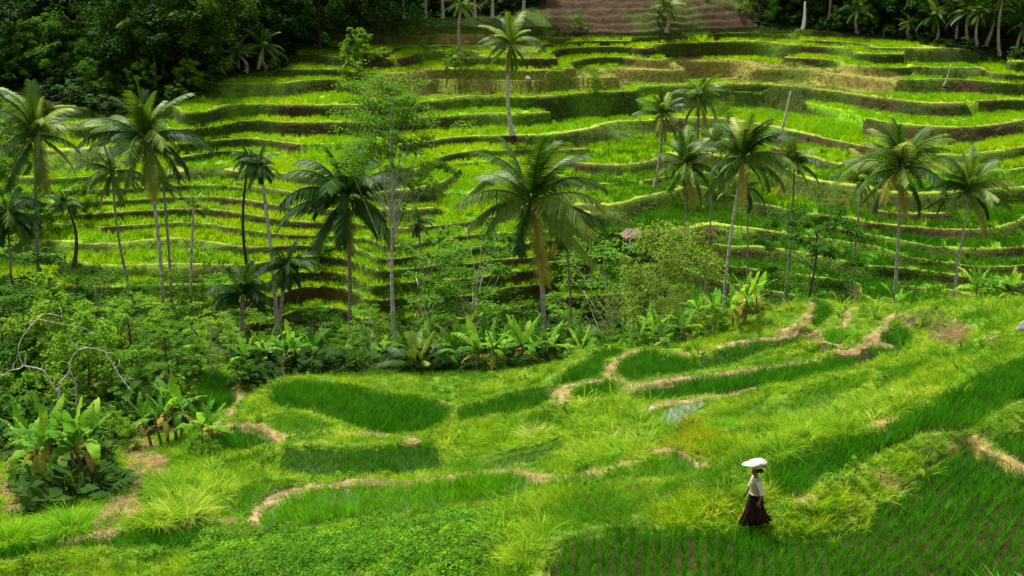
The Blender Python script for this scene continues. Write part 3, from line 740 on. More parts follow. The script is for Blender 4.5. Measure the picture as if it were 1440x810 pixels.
# ------------------------------------------------------------------ trees, palms, bananas
leaf_mat('frond', [(0, (.022, .075, .004)), (.45, (.065, .15, .006)), (.8, (.14, .24, .016)), (1, (.28, .34, .05))], .3, rough=.5, spec=.25)
leaf_mat('frond_dark', [(0, (.014, .06, .004)), (.6, (.03, .095, .005)), (1, (.06, .14, .008))], .25, rough=.55, spec=.18)
leaf_mat('frond_old', [(0, (.26, .30, .03)), (.5, (.40, .33, .06)), (1, (.30, .18, .06))], .3)
leaf_mat('banana_leaf', [(0, (.05, .19, .012)), (.5, (.10, .28, .016)), (.85, (.18, .37, .02)), (1, (.30, .44, .03))], .45, rough=.6, spec=.08)
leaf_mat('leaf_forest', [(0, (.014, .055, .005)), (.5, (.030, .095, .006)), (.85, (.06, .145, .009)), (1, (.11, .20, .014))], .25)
leaf_mat('leaf_mid', [(0, (.030, .11, .006)), (.5, (.06, .18, .007)), (1, (.13, .28, .010))], .35)
leaf_mat('leaf_light', [(0, (.07, .19, .010)), (.5, (.11, .26, .011)), (1, (.17, .32, .015))], .4)
leaf_mat('leaf_olive', [(0, (.08, .17, .012)), (.5, (.12, .22, .016)), (1, (.18, .28, .03))], .35)

def bark_mat(name, c0, c1, scale=3.0, stretch=(1, 1, 6)):
    m, nt, b = new_mat(name)
    tc = nt.nodes.new('ShaderNodeTexCoord'); mp = nt.nodes.new('ShaderNodeMapping'); mp.inputs['Scale'].default_value = stretch
    nt.links.new(tc.outputs['Object'], mp.inputs[0])
    n = noise_node(nt, scale, 5, mp.outputs[0]); r = ramp(nt, n.outputs[0], [(.35, c0), (.65, c1)])
    nt.links.new(r.outputs[0], b.inputs['Base Color']); b.inputs['Roughness'].default_value = .9; b.inputs['Specular IOR Level'].default_value = .15
    bp = nt.nodes.new('ShaderNodeBump'); bp.inputs['Strength'].default_value = .6; bp.inputs['Distance'].default_value = .03
    nt.links.new(n.outputs[0], bp.inputs['Height']); nt.links.new(bp.outputs[0], b.inputs['Normal'])
bark_mat('palm_bark', (.16, .13, .09), (.40, .34, .25), 2.0, (1, 1, 5))
bark_mat('pale_bark', (.28, .24, .18), (.58, .53, .44), 2.0, (2, 2, 3))
bark_mat('dark_bark', (.035, .026, .018), (.10, .075, .05), 4.0, (2, 2, 1))
bark_mat('banana_stem', (.10, .06, .03), (.24, .17, .06), 5.0, (3, 3, .6))
bark_mat('dead_bark', (.20, .18, .13), (.66, .62, .54), 5.0, (2, 2, 2))
bark_mat('coconut_husk', (.10, .10, .02), (.22, .17, .05), 4.0, (1, 1, 1))

def tube(path, radii, n=8, cap=True, ring=0.0):
    """tapered tube along a polyline, returns verts and quads"""
    P = np.asarray(path, float); m = len(P); V = []
    T = np.gradient(P, axis=0); T /= np.linalg.norm(T, axis=1, keepdims=True) + 1e-9
    ref = np.array([1.0, 0, 0]) if abs(T[0][0]) < .9 else np.array([0, 1.0, 0])
    u = np.cross(T[0], ref); u /= np.linalg.norm(u)
    for i in range(m):
        u = u - T[i] * (u @ T[i]); u /= np.linalg.norm(u) + 1e-9; w = np.cross(T[i], u)
        rr = radii[i] * (1 + (ring if i % 2 else 0))
        for k in range(n):
            a = 6.28319 * k / n; V.append(P[i] + (u * math.cos(a) + w * math.sin(a)) * rr)
    F = [(i * n + k, i * n + (k + 1) % n, (i + 1) * n + (k + 1) % n, (i + 1) * n + k) for i in range(m - 1) for k in range(n)]
    V = np.array(V)
    if cap:
        V = np.concatenate([V, P[-1:] + T[-1:] * radii[-1] * .4]); c = len(V) - 1; b = (m - 1) * n
        F += [(b + k, b + (k + 1) % n, c, c) for k in range(n)]
    return V, F
def mesh_mixed(name, V, F, mat, smooth_shade=True):
    me = bpy.data.meshes.new(name)
    me.from_pydata([tuple(v) for v in V], [], [tuple(dict.fromkeys(int(i) for i in f)) for f in F]); me.update()
    if smooth_shade: me.polygons.foreach_set('use_smooth', np.ones(len(me.polygons), bool))
    me.materials.append(MATS[mat]); return me

def empty(name, loc, label, cat, group=None, rz=0):
    o = bpy.data.objects.new(name, None); o.location = loc; o.rotation_euler = (0, 0, rz); o.empty_display_size = .3
    link(o, label=label, cat=cat, group=group); return o
def part(name, me, parent, loc=(0, 0, 0), rot=(0, 0, 0), sc=1.0, label=None):
    o = bpy.data.objects.new(name, me); COL.objects.link(o); o.parent = parent
    o.location = loc; o.rotation_euler = rot; o.scale = (sc, sc, sc) if not hasattr(sc, '__len__') else sc
    if label: o['label'] = label
    return o

# ---- coconut fronds (unit length, growing along +X)
def frond_geo(elev, bend, droop, seed, n=62, ll=.20, lw=.0155, twist=0.0):
    r = random.Random(seed); P = []; p = np.zeros(3); pts = [p.copy()]; e = elev; dirs = []
    S = 16
    for k in range(S):
        f = (k + .5) / S; e2 = elev - bend * f ** 1.5 + .05 * math.sin(f * 7 + seed)
        d = np.array([math.cos(e2), twist * f, math.sin(e2)]); d /= np.linalg.norm(d)
        p = p + d / S; pts.append(p.copy()); dirs.append(d)
    pts = np.array(pts)
    P.append(tube(pts, [.016 * (1 - .85 * i / S) for i in range(S + 1)], 4, False))
    for sg in (-1, 1):
        for j in range(n):
            f = .14 + .86 * (j + r.random() * .6) / n
            i = min(int(f * S), S - 1); q = pts[i] * (1 - (f * S - i)) + pts[i + 1] * (f * S - i); d = dirs[i]
            side = np.array([-d[1] * .2, sg, 0.0]); upn = np.cross(d, [0, 1, 0]) * 1.0
            l = ll * (1.15 - .75 * abs(f - .42) ** 1.2 - .35 * max(0, f - .75) * 2) * r.uniform(.85, 1.12)
            di = side * .75 + d * (.45 + .5 * f) + np.array([0, 0, -droop * r.uniform(.6, 1.6)])
            di /= np.linalg.norm(di)
            wv = d - di * (d @ di); wv /= np.linalg.norm(wv) + 1e-9
            P.append(strip(q, di, l, lw * r.uniform(.8, 1.15), .55, 2, wv))
    return bundle(P)
FR = {}
for key, args in {'spear': (R(80), R(22), .05), 'up': (R(62), R(62), .25), 'mid': (R(34), R(78), .75), 'low': (R(4), R(70), .95), 'hang': (R(-32), R(50), .8)}.items():
    FR[key] = [mesh_from('frond', *frond_geo(args[0] + (.16, -.12, .02)[i], args[1] * (.8, 1.2, 1.05)[i], args[2] * (.9, 1.35, 1.1)[i], 400 + 7 * i + len(key), twist=(.3, -.28, .1)[i]), 4, 'frond') for i in range(3)]
FR_DARK = {k: [mesh_from('frond', *frond_geo(*a, 450 + i, n=46, ll=.24, lw=.026), 4, 'frond_dark') for i in range(2)] for k, a in
           {'spear': (R(78), R(30), .2), 'up': (R(55), R(80), .5), 'mid': (R(28), R(85), .9), 'low': (R(0), R(70), 1.0), 'hang': (R(-35), R(45), .8)}.items()}
FR_OLD = [mesh_from('frond', *frond_geo(R(-38), R(46), .9, 480, lw=.015), 4, 'frond_old'), mesh_from('frond', *frond_geo(R(12), R(80), .95, 481, lw=.015), 4, 'frond_old')]
bm = bmesh.new()
for k in range(9):
    a = k * 2.4; M = Matrix.Translation((math.cos(a) * .20, math.sin(a) * .20, -.12 - .05 * (k % 3))) @ Matrix.Diagonal((1, 1, 1.25, 1))
    bmesh.ops.create_icosphere(bm, subdivisions=2, radius=.11, matrix=M)
me_coco = bpy.data.meshes.new('coconut_cluster'); bm.to_mesh(me_coco); bm.free(); me_coco.materials.append(MATS['coconut_husk'])
for p_ in me_coco.polygons: p_.use_smooth = True

def col(u, D):
    """ground point at distance D in the vertical plane of photo column u"""
    x = 0.0
    for _ in range(4): x = (u - 720) / FPX * (D * CP - float(H(x, D)) * SP)
    return x, D
def crown_axis(kind, n_up, n_mid, n_low, n_hang, r):
    """frond list: (key, azimuth, extra tilt, length factor)"""
    L = []
    for key, n, lf in (('spear', max(2, n_up // 2), .82), ('up', n_up + 1, .95), ('mid', n_mid + 1, 1.0), ('low', n_low, 1.0), ('hang', n_hang, .85)):
        a0 = r.uniform(0, 6.28)
        for k in range(n):
            if key in ('mid', 'low') and r.random() < .14: continue
            L.append((key, a0 + 6.283 * k / max(n, 1) + r.uniform(-.45, .45), r.uniform(-.22, .22), lf * r.uniform(.72, 1.14)))
    return L
def palm(u_b, v_b, u_c, v_c, rad_px, D, label, name='coconut_palm', seed=0, fr=None, mix=(6, 8, 7, 4), old=1, bark='palm_bark', trunk_px=None, coco=True, curve=.55, group='coconut palms standing among the terraces'):
    """a palm whose foot stands at distance D under photo column u_b and whose crown heart shows at (u_c, v_c)"""
    r = random.Random(seed + 1000); fr = fr or FR
    if D is None:
        g = ground(u_b, v_b)
    else:
        x, _y = col(u_b, D); g = np.array([x, D, float(H(x, D))])
    d = ray(u_c, v_c); tt = g[1] / d[1]; top = d * tt
    dep = g[1] * CP - top[2] * SP
    L = rad_px / FPX * dep * 1.13
    h = top[2] - g[2]; off = top - g
    root = empty(name, (g[0], g[1], g[2] + CAM_Z - .05), label, 'palm tree', group)
    tr = (trunk_px or rad_px * .075) / FPX * dep * .5
    S = 26; path = []; rad = []
    cv = curve * r.uniform(.6, 1.2) * (1 if r.random() < .5 else -1)
    for i in range(S + 1):
        f = i / S
        path.append((off[0] * (f ** 1.25) + cv * math.sin(math.pi * f) * .6, .35 * cv * math.sin(math.pi * f), h * f))
        rad.append(tr * (1.0 - .38 * f + .75 * math.exp(-f * h / .5)))
    V, F = tube(path, rad, 9, True, .07)
    part('trunk', mesh_mixed('trunk', V, F, bark), root)
    for key, az, tl, lf in crown_axis(None, *mix, r):
        part('frond', r.choice(fr[key]), root, (off[0], 0, h), (r.uniform(-.12, .12), -tl, az), L * lf)
    for k in range(old):
        part('frond', FR_OLD[k % 2], root, (off[0], 0, h - .1), (r.uniform(-.2, .2), r.uniform(0, .2), r.uniform(3.6, 5.6) if k % 2 == 0 else r.uniform(0, 6.28)), L * r.uniform(.75, .95), label='yellowed old frond drooping below the crown')
    if coco: part('coconut_cluster', me_coco, root, (off[0], 0, h - .05), (0, 0, r.uniform(0, 6)), max(.5, L / 4.2))
    return root

# ---- banana plants
def banana_leaf_geo(elev, bend, seed, torn=.25, fold=.22):
    r = random.Random(seed); S = 14; p = np.zeros(3); V = []; F = []
    for k in range(S + 1):
        f = k / S
        e = elev - bend * max(0, f - .1) ** 1.4
        w = 0.0 if f < .13 else .125 * math.sin(math.pi * min(1, ((f - .13) / .87) ** .75)) ** .55
        w = max(w, .012)
        d = np.array([math.cos(e), 0, math.sin(e)]); nrm = np.array([-math.sin(e), 0, math.cos(e)])
        tw = r.uniform(-.025, .025)
        V += [p + np.array([0, -w, 0]) - nrm * (w * fold + tw), p.copy(), p + np.array([0, w, 0]) - nrm * (w * fold - tw)]
        p = p + d / S
    for k in range(S):
        o = 3 * k
        for sg in (0, 1):
            if k > 3 and r.random() < torn:      # a tear: the blade edge folds away
                a, b = (o, o + 3) if sg == 0 else (o + 2, o + 5)
                V.append(V[b] * .55 + V[a] * .45 + np.array([-.02, 0, -.05])); m = len(V) - 1
                F.append((a, o + 1, o + 4, m) if sg == 0 else (o + 1, a, m, o + 4))
            else:
                F.append((o, o + 1, o + 4, o + 3) if sg == 0 else (o + 1, o + 2, o + 5, o + 4))
    return np.array(V), F
BL = [mesh_mixed('leaf', *banana_leaf_geo(R(e), R(b), 500 + i, t), 'banana_leaf') for i, (e, b, t) in enumerate([(78, 15, .05), (62, 55, .3), (45, 80, .5), (30, 100, .6), (68, 30, .2), (15, 95, .7)])]
BL_DEAD = mesh_mixed('leaf', *banana_leaf_geo(R(-5), R(100), 590, .7), 'frond_old')
BANANA_STEMS = [mesh_mixed('pseudostem', *tube([(0.05 * math.sin(i * .5 + s), 0.04 * math.cos(i * .6 + s) - .04, i / 8) for i in range(9)], [.068 * (1 - .05 * i) for i in range(9)], 9, True, .06), 'banana_stem') for s in range(2)]
def banana(x, y, stem_h, leaf_l, label, seed, n=7, lean=(0, 0), group='banana plants along the gully'):
    r = random.Random(seed); z = float(H(x, y)) + CAM_Z - .05
    root = empty('banana_plant', (x, y, z), label, 'banana plant', group)
    part('pseudostem', BANANA_STEMS[seed % 2], root, (0, 0, 0), (lean[0], lean[1], r.uniform(0, .5)), (1.0 * stem_h / 1.9 + .2, 1.0 * stem_h / 1.9 + .2, stem_h))
    top = Matrix.Rotation(lean[1], 3, 'Y') @ Matrix.Rotation(lean[0], 3, 'X') @ Vector((0, 0, stem_h * .97))
    a0 = r.uniform(0, 6.28)
    for k in range(n):
        m = BL[0] if k == 0 else (BL[4] if k == 1 else r.choice(BL[1:4] if k < n - 1 else BL[2:6]))
        part('leaf', m, root, tuple(top - Vector((0, 0, r.uniform(0, .12)))), (r.uniform(-.2, .2), 0, a0 + k * 2.4 + r.uniform(-.3, .3)), leaf_l * r.uniform(.8, 1.12))
    for k in range(2): part('leaf', BL_DEAD, root, tuple(top - Vector((0, 0, .22))), (r.uniform(-.2, .2), 0, a0 + 1.3 + k * 2.7), leaf_l * r.uniform(.6, .8), label='dead brown leaf hanging against the stem')
    return root
def banana_px(u, v, D, stem_h, leaf_l, label, seed, **k):
    if D is None: g = ground(u, v)
    else: g = col(u, D)
    return banana(g[0], g[1], stem_h, leaf_l, label, seed, **k)

# ---- broadleaved trees: trunk with limbs, crown of leaf clumps
def tree_meshes(seed, height, clumps, leaves, mat, bark, leaf=.3, tr=.02, flat=.0, lift=.35, spread=.34, layered=False, trunk_to=.8, ragged=.5, up=.6, sub=3, rsc=1.0):
    """unit-agnostic tree (metres): returns trunk mesh and crown mesh"""
    r = random.Random(seed); rng = np.random.default_rng(seed); P = []
    h = height; S = 12
    path = [(math.sin(i * .5 + seed) * h * .012 * i / S * 3, math.cos(i * .37 + seed) * h * .012 * i / S * 3, h * trunk_to * i / S) for i in range(S + 1)]
    rad = [h * tr * (1 - .72 * i / S + .6 * math.exp(-i * .9)) for i in range(S + 1)]
    P.append(tube(path, rad, 8)); LC = []; LN = []; LA = []; LL = []
    for c in range(clumps):
        f = (c + .5) / clumps
        zz = h * (lift + (1 - lift) * f) if not layered else h * (lift + (1 - lift) * (math.floor(f * 5) + r.uniform(-.15, .15)) / 4.6)
        prof = math.sin(math.pi * min(1, .18 + .82 * f)) ** .7 if not layered else (1.0 - .55 * f)
        q = h * spread * prof * (r.random() ** .5 if r.random() < .5 else r.uniform(.65, 1.12))
        a = c * 2.39996 + r.uniform(-.5, .5)
        cen = np.array([q * math.cos(a), q * math.sin(a), min(zz, h * .99)])
        k = int(np.clip((cen[2] / (h * trunk_to) - r.uniform(.12, .3)) * S, 2, S - 1)); b = np.array(path[k])
        mid = (b * .5 + cen * .5) + np.array([0, 0, .04 * h * r.uniform(-.5, 1)])
        P.append(tube([b, b * .5 + mid * .5, mid, mid * .4 + cen * .6, cen], [rad[k] * .42, rad[k] * .3, rad[k] * .22, rad[k] * .14, .006 * h * .4], 5))
        R0 = h * .135 * rsc * r.uniform(.6, 1.35) * (.75 if layered else 1)
        for s in range(sub):
            cs = cen + rng.normal(size=3) * R0 * .6 * [1, 1, .35 if layered else .7]
            n = int(leaves * r.uniform(.5, 1.4) / sub)
            v = unit(n, rng); rr = R0 * .72 * rng.random(n) ** ragged
            C = cs + v * rr[:, None] * [1, 1, (.28 if layered else .75)]
            N = v * .8 + rng.normal(size=(n, 3)) * .55; N[:, 2] = np.abs(N[:, 2]) + up; N /= np.linalg.norm(N, axis=1, keepdims=True)
            A = np.cross(N, unit(n, rng)); A /= np.linalg.norm(A, axis=1, keepdims=True) + 1e-9
            LC.append(C); LN.append(N); LA.append(A); LL.append(leaf * rng.uniform(.55, 1.3, n))
    V, F = bundle(P); tm_ = mesh_mixed('trunk', V, F, bark)
    Lq = np.concatenate(LL); V, F = leaf_quads(np.concatenate(LC), np.concatenate(LN), np.concatenate(LA), Lq, Lq * .5)
    return tm_, mesh_from('crown', V, F, 4, mat)
TREES = {
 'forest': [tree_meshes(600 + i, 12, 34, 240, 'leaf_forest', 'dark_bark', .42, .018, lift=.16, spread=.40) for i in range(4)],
 'slim': [tree_meshes(610 + i, 13, 18, 170, 'leaf_forest', 'pale_bark', .38, .013, lift=.52, spread=.22, trunk_to=.85) for i in range(2)],
 'bush': [tree_meshes(620 + i, 3.0, 20, (300, 110)[i % 2], 'leaf_mid', 'dark_bark', (.14, .30)[i % 2], .02, lift=.12, spread=.52, trunk_to=.6) for i in range(4)],
 'lightbush': [tree_meshes(630 + i, 3.0, 20, 260, 'leaf_light', 'dark_bark', .15, .02, lift=.12, spread=.52, trunk_to=.6) for i in range(3)],
 'olive': [tree_meshes(640 + i, 4.5, 34, 380, 'leaf_olive', 'dark_bark', .115, .02, lift=.15, spread=.42, trunk_to=.6) for i in range(2)],
 'canopy': [tree_meshes(650 + i, 6.0, 34, 270, 'leaf_mid', 'dark_bark', .16, .016, lift=.42, spread=.62, layered=True, trunk_to=.85, up=1.2) for i in range(3)],
 'ferny': [tree_meshes(660 + i, 6.0, 26, 150, 'leaf_light', 'pale_bark', .19, .011, lift=.45, spread=.46, layered=True, trunk_to=.9, up=1.4) for i in range(3)],
 'tall': [tree_meshes(670, 14.0, 44, 250, 'leaf_mid', 'pale_bark', .19, .0095, lift=.72, spread=.215, rsc=.72, layered=True, trunk_to=.93, up=1.1)],
}
TREE_H = {'forest': 12, 'slim': 13, 'bush': 3, 'lightbush': 3, 'olive': 4.5, 'canopy': 6, 'ferny': 6, 'tall': 14}
def tree(kind, x, y, h, label, seed, name='broadleaf_tree', cat='tree', group=None, wide=1.0, sink=.1):
    r = random.Random(seed); z = float(H(x, y)) + CAM_Z - sink
    root = empty(name, (x, y, z), label, cat, group, r.uniform(0, 6.28))
    s = h / TREE_H[kind]; tm_, cm = TREES[kind][seed % len(TREES[kind])]
    part('trunk', tm_, root, sc=(s * wide, s * wide, s)); part('crown', cm, root, sc=(s * wide, s * wide, s))
    return root
def tree_px(kind, u, v, v_top, D, label, seed, **k):
    """foot at distance D in photo column u (or where pixel u,v meets the ground), crown top showing at row v_top"""
    if D is None: g = ground(u, v)
    else: x, y = col(u, D); g = np.array([x, y, float(H(x, y))])
    d = ray(u, v_top); top = d * (g[1] / d[1])
    return tree(kind, g[0], g[1], max(.5, top[2] - g[2]), label, seed, **k)

# ------------------------------------------------------------------ palms
PD = FR_DARK
palm(758, 520, 748, 284, 116, 62, 'large coconut palm in the middle of the gully with a yellow frond along its trunk', seed=1, bark='pale_bark', mix=(7, 8, 8, 2), old=2)
palm(484, 430, 487, 276, 92, 68, 'dense dark green coconut palm with broad drooping fronds beside the tall pale thin tree', seed=2, fr=PD, mix=(7, 7, 7, 4), old=1)
palm(230, 450, 203, 195, 86, 62, 'tall coconut palm with a slender pale trunk above the dead white branches', seed=3, bark='pale_bark', mix=(8, 8, 7, 4), old=1)
palm(78, 380, 50, 190, 82, 68, 'big coconut palm with a dark trunk nearest the edge of the upper forest clearing', seed=4, mix=(7, 8, 7, 4), old=1)
palm(188, 385, 158, 240, 56, 80, 'smaller drooping coconut palm half hidden behind the crown of the tall slender one', seed=5, mix=(4, 6, 7, 5))
palm(797, 455, 794, 308, 52, 67, 'slim coconut palm with yellowish fronds close behind the large palm of the gully', seed=6, mix=(2, 6, 7, 3), old=2)
palm(720, 190, 718, 62, 48, None, 'lone tall coconut palm with a thin pale trunk rising from the middle terraces', seed=7, bark='pale_bark', mix=(5, 8, 7, 5), old=1, trunk_px=6)
palm(650, 82, 649, 6, 30, None, 'short-crowned coconut palm on the highest terrace below the row of bare trunks', seed=8, mix=(4, 6, 5, 3), old=0, trunk_px=5)
palm(920, 268, 931, 160, 40, None, 'light green coconut palm with orange husks on the bend of the middle terraces', seed=9, mix=(4, 7, 6, 3), trunk_px=5)
palm(988, 255, 984, 137, 40, None, 'highest coconut palm of the clump on the right terraces with a yellowed skirt', seed=10, mix=(4, 6, 6, 3), old=2, trunk_px=5)
palm(950, 355, 965, 232, 60, 78, 'coconut palm with a dark heart and a straight brown trunk above the olive bush', seed=11, mix=(7, 7, 6, 3))
palm(984, 390, 1002, 205, 34, 80, 'thin young coconut palm with upright spear leaves between two larger crowns', seed=12, mix=(6, 4, 3, 0), old=0, coco=False)
palm(1014, 436, 1045, 222, 72, 66, 'leaning coconut palm with a long white trunk and two yellow fronds hanging straight down', seed=13, bark='pale_bark', mix=(8, 7, 8, 3), old=2)
palm(1038, 402, 1050, 262, 40, 72, 'small coconut palm with a grey trunk close behind the leaning white-trunked one', seed=14, mix=(3, 5, 5, 3), old=1, coco=False)
palm(1100, 335, 1117, 230, 50, 80, 'coconut palm with a narrow upright heart standing alone below the pale leaning pole', seed=15, mix=(7, 5, 6, 2), old=1)
palm(1240, 425, 1267, 237, 82, 68, 'large leaning coconut palm with a reddish dry frond on the lower right terraces', seed=16, bark='pale_bark', mix=(7, 8, 8, 3), old=2)
palm(1197, 392, 1214, 255, 50, 74, 'lesser coconut palm tucked against the large leaning one, crown lower and thinner', seed=17, mix=(4, 6, 6, 3))
palm(1331, 430, 1364, 268, 64, 66, 'dark coconut palm leaning outward, last one of the row above the near ridge', seed=18, bark='pale_bark', mix=(7, 7, 7, 4), fr=FR)
up_g = 'coconut palms along the edge of the upper forest'
for i, (ub, vb, uc, vc, rp, lab) in enumerate([
    (1316, 60, 1315, 22, 30, 'pale-fronded coconut palm at the forest edge above the long top field'),
    (1362, 62, 1363, 16, 34, 'broad coconut palm with hanging grey fronds beside the white trunk'),
    (1374, 66, 1377, 20, 22, 'coconut palm with the thick white trunk at the end of the top field'),
    (1385, 66, 1398, 16, 26, 'coconut palm whose trunk leans away from the white-trunked one'),
    (1405, 78, 1411, -6, 30, 'tallest thin coconut palm at the end of the top field'),
    (1430, 80, 1442, 34, 26, 'coconut palm cut by the picture edge behind the yellow field'),
    (1280, 54, 1279, 34, 20, 'low coconut palm with brown dead leaves under it at the forest edge'),
    (1206, 46, 1205, 14, 24, 'light feathery coconut palm beside the orange shrub at the forest edge'),
    (937, 48, 938, 8, 26, 'dark-trunked coconut palm at the foot of the brown ploughed slope'),
    (216, 118, 200, 28, 40, 'tall thin coconut palm with whitish fronds in front of the dark forest'),
    (375, 96, 370, 66, 34, 'bright spreading coconut palm at the lower corner of the forest'),
    (346, 102, 335, 76, 28, 'leaning low coconut palm with pale fronds at the lower corner of the forest'),
    (22, 62, 22, 16, 30, 'coconut palm with yellowish fronds high in the forest corner')]):
    palm(ub, vb, uc, vc, rp, None, lab, seed=30 + i, mix=(3, 6, 6, 4), old=0, trunk_px=4.5, coco=False, group=up_g)
sp = 'slender dark-leaved palms and tree ferns of the gully'
palm(392, 480, 366, 232, 34, 60, 'dark shaggy-headed palm on a very thin white trunk', seed=51, fr=PD, mix=(5, 6, 6, 6), old=0, coco=False, bark='pale_bark', trunk_px=7, group=sp)
palm(352, 300, 350, 222, 26, 82, 'short dark shaggy palm beside the thin white trunk', seed=52, fr=PD, mix=(4, 5, 5, 5), old=0, coco=False, bark='dark_bark', trunk_px=5, group=sp)
palm(104, 350, 92, 285, 28, 84, 'small black-trunked palm with a flat dark crown on the terraces', seed=53, fr=PD, mix=(2, 5, 6, 4), old=0, coco=False, bark='dark_bark', trunk_px=5, group=sp)
palm(280, 440, 272, 290, 22, 66, 'needle-thin palm with a tiny crown in front of the small terraces', seed=54, mix=(3, 4, 3, 2), old=0, coco=False, bark='pale_bark', trunk_px=5, group=sp)
palm(242, 400, 229, 255, 34, 72, 'thin grey-trunked palm close behind the tall slender coconut palm', seed=55, mix=(3, 5, 5, 3), old=0, coco=False, trunk_px=5, group=sp)
palm(352, 470, 342, 412, 56, 58, 'young stemless palm with a dark fan of fronds low in the gully', seed=56, fr=PD, mix=(6, 5, 4, 0), old=0, coco=False, trunk_px=9, group=sp)
palm(407, 480, 404, 372, 44, 58, 'dark hanging-leaved palm just behind the thin white trunk', seed=57, fr=PD, mix=(3, 5, 6, 6), old=0, coco=False, trunk_px=7, group=sp)
palm(586, 360, 588, 312, 24, 78, 'small dark palm touching the trunk of the tall pale thin tree', seed=58, fr=PD, mix=(3, 4, 5, 4), old=0, coco=False, trunk_px=5, group=sp)
palm(585, 545, 588, 520, 60, 52, 'young palm with tall feathery upright fronds among the banana plants', seed=59, mix=(6, 5, 2, 0), old=0, coco=False, trunk_px=9, group=sp)
palm(15, 420, 10, 300, 60, 66, 'dark drooping palm at the picture edge below the big dark-trunked one', seed=60, fr=PD, mix=(3, 6, 7, 6), old=0, coco=False, group=sp)

# ------------------------------------------------------------------ single trees of the gully
tg = 'trees growing out of the gully'
tree_px('tall', 558, 540, 100, 60, 'tall pale thin tree with an airy light green crown of tiered leaves', 1, name='tall_thin_tree', group=tg, wide=.78)
tree_px('ferny', 668, 480, 315, 64, 'ferny tree with flat bright tiers in front of the bright green paddy', 2, name='ferny_tree', group=tg)
tree_px('ferny', 520, 530, 425, 56, 'ferny tree with low spreading tiers at the foot of the tall thin tree', 3, name='ferny_tree', group=tg)
tree_px('ferny', 850, 430, 330, 70, 'light ferny tree below the small thatched hut', 4, name='ferny_tree', group=tg)
tree_px('ferny', 605, 440, 325, 68, 'ferny tree between the dense dark palm and the bright green paddy', 5, name='ferny_tree', group=tg, wide=.8)
tree_px('canopy', 1128, 380, 285, 72, 'dark ferny small tree under the lone narrow-hearted palm', 6, name='ferny_tree', group=tg, wide=.7)
tree_px('olive', 930, 430, 335, 64, 'round olive-leaved bush tree beside the small thatched hut', 7, name='olive_leaved_tree', group=tg, wide=.8)
tree_px('olive', 948, 470, 402, 58, 'feathery olive bamboo-like bush below the round olive tree', 8, name='olive_leaved_tree', group=tg, wide=.8)
tree_px('olive', 1010, 250, 150, 100, 'pale-leaved small tree among the palm clump of the right terraces', 9, name='olive_leaved_tree', group=tg, wide=.5)
for i, (u, v, vt, D, w, lab) in enumerate([
    (55, 430, 352, 66, 1.0, 'spreading layered tree under the big dark-trunked coconut palm'),
    (150, 440, 372, 64, 1.0, 'spreading layered tree left of the tall slender coconut palm trunk'),
    (255, 450, 392, 60, 1.0, 'spreading layered tree at the foot of the tall slender coconut palm'),
    (90, 470, 408, 56, 1.0, 'layered green tree behind the arching dead white branch'),
    (190, 480, 418, 54, 1.1, 'wide layered tree behind the fallen grey branch'),
    (20, 480, 400, 58, 1.0, 'layered tree against the picture edge above the dead branches'),
    (300, 490, 436, 52, 1.0, 'low layered tree just above the white pickets'),
    (240, 500, 452, 49, 1.0, 'low layered tree between the fallen grey branch and the white pickets'),
    (130, 500, 450, 50, .9, 'leafy layered tree rising through the dead branches'),
    (445, 500, 428, 58, .9, 'layered tree between the thin white trunk and the dense dark palm'),
    (500, 520, 455, 52, .8, 'bushy layered tree left of the tall thin trunk'),
    (330, 440, 385, 70, .8, 'small layered tree below the little terraces'),
    (-60, 440, 330, 66, 1.2, 'large layered tree just outside the picture edge')]):
    tree_px(('canopy', 'ferny', 'canopy', 'lightbush', 'canopy')[i % 5], u, v, vt, D, lab, 20 + i, name='layered_tree', group='layered trees over the gully', wide=w)

# ------------------------------------------------------------------ the forest above the terraces
fg = 'dark trees of the upper forest'
ordn = ['first', 'second', 'third', 'fourth', 'fifth', 'sixth', 'seventh', 'eighth', 'ninth', 'tenth', 'eleventh', 'twelfth', 'thirteenth', 'fourteenth', 'fifteenth', 'sixteenth', 'seventeenth', 'eighteenth', 'nineteenth', 'twentieth', 'twenty-first', 'twenty-second', 'twenty-third', 'twenty-fourth']
front = [(-70, 150, 11), (-20, 110, 10), (25, 66, 9), (75, 50, 9), (120, 52, 10), (150, 80, 11), (180, 112, 9), (225, 118, 11), (262, 112, 10), (300, 102, 10), (345, 84, 9), (392, 72, 8), (425, 40, 8)]
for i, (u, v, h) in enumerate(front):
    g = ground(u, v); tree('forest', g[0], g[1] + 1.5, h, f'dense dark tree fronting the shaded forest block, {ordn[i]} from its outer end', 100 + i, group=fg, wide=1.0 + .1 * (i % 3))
for i in range(12):
    x = -64 + i * 4.6 + 1.3 * math.sin(i * 2.1); y = 146 + 4 * math.sin(i * 1.7)
    tree('forest', x, y, 12 + 2.5 * math.sin(i * 3.1), f'dark tree in the second rank of the shaded forest block, {ordn[i]} from its outer end', 130 + i, group=fg, wide=1.05)
for i in range(18):
    u = -60 + i * 28; v = 128 - 4.2 * i + 14 * math.sin(i * 2.3); g = ground(u, v)
    tree('bush', g[0], g[1] + 2.5, 4.2 + 1.2 * math.sin(i * 1.9), f'dark understorey bush inside the shaded forest block, {ordn[i]} from its outer end', 400 + i, name='bush', cat='bush', group='understorey bushes of the upper forest', wide=1.2)
for i in range(14):
    x = -58 + i * 3.4 + math.sin(i * 2.9); y = 138 + 3 * math.sin(i * 2.2) - (i > 8) * 4
    tree('forest', x, y, 10 + 2 * math.sin(i * 1.1), f'dark tree just inside the shaded forest block, {ordn[i]} from its outer end', 430 + i, group=fg)
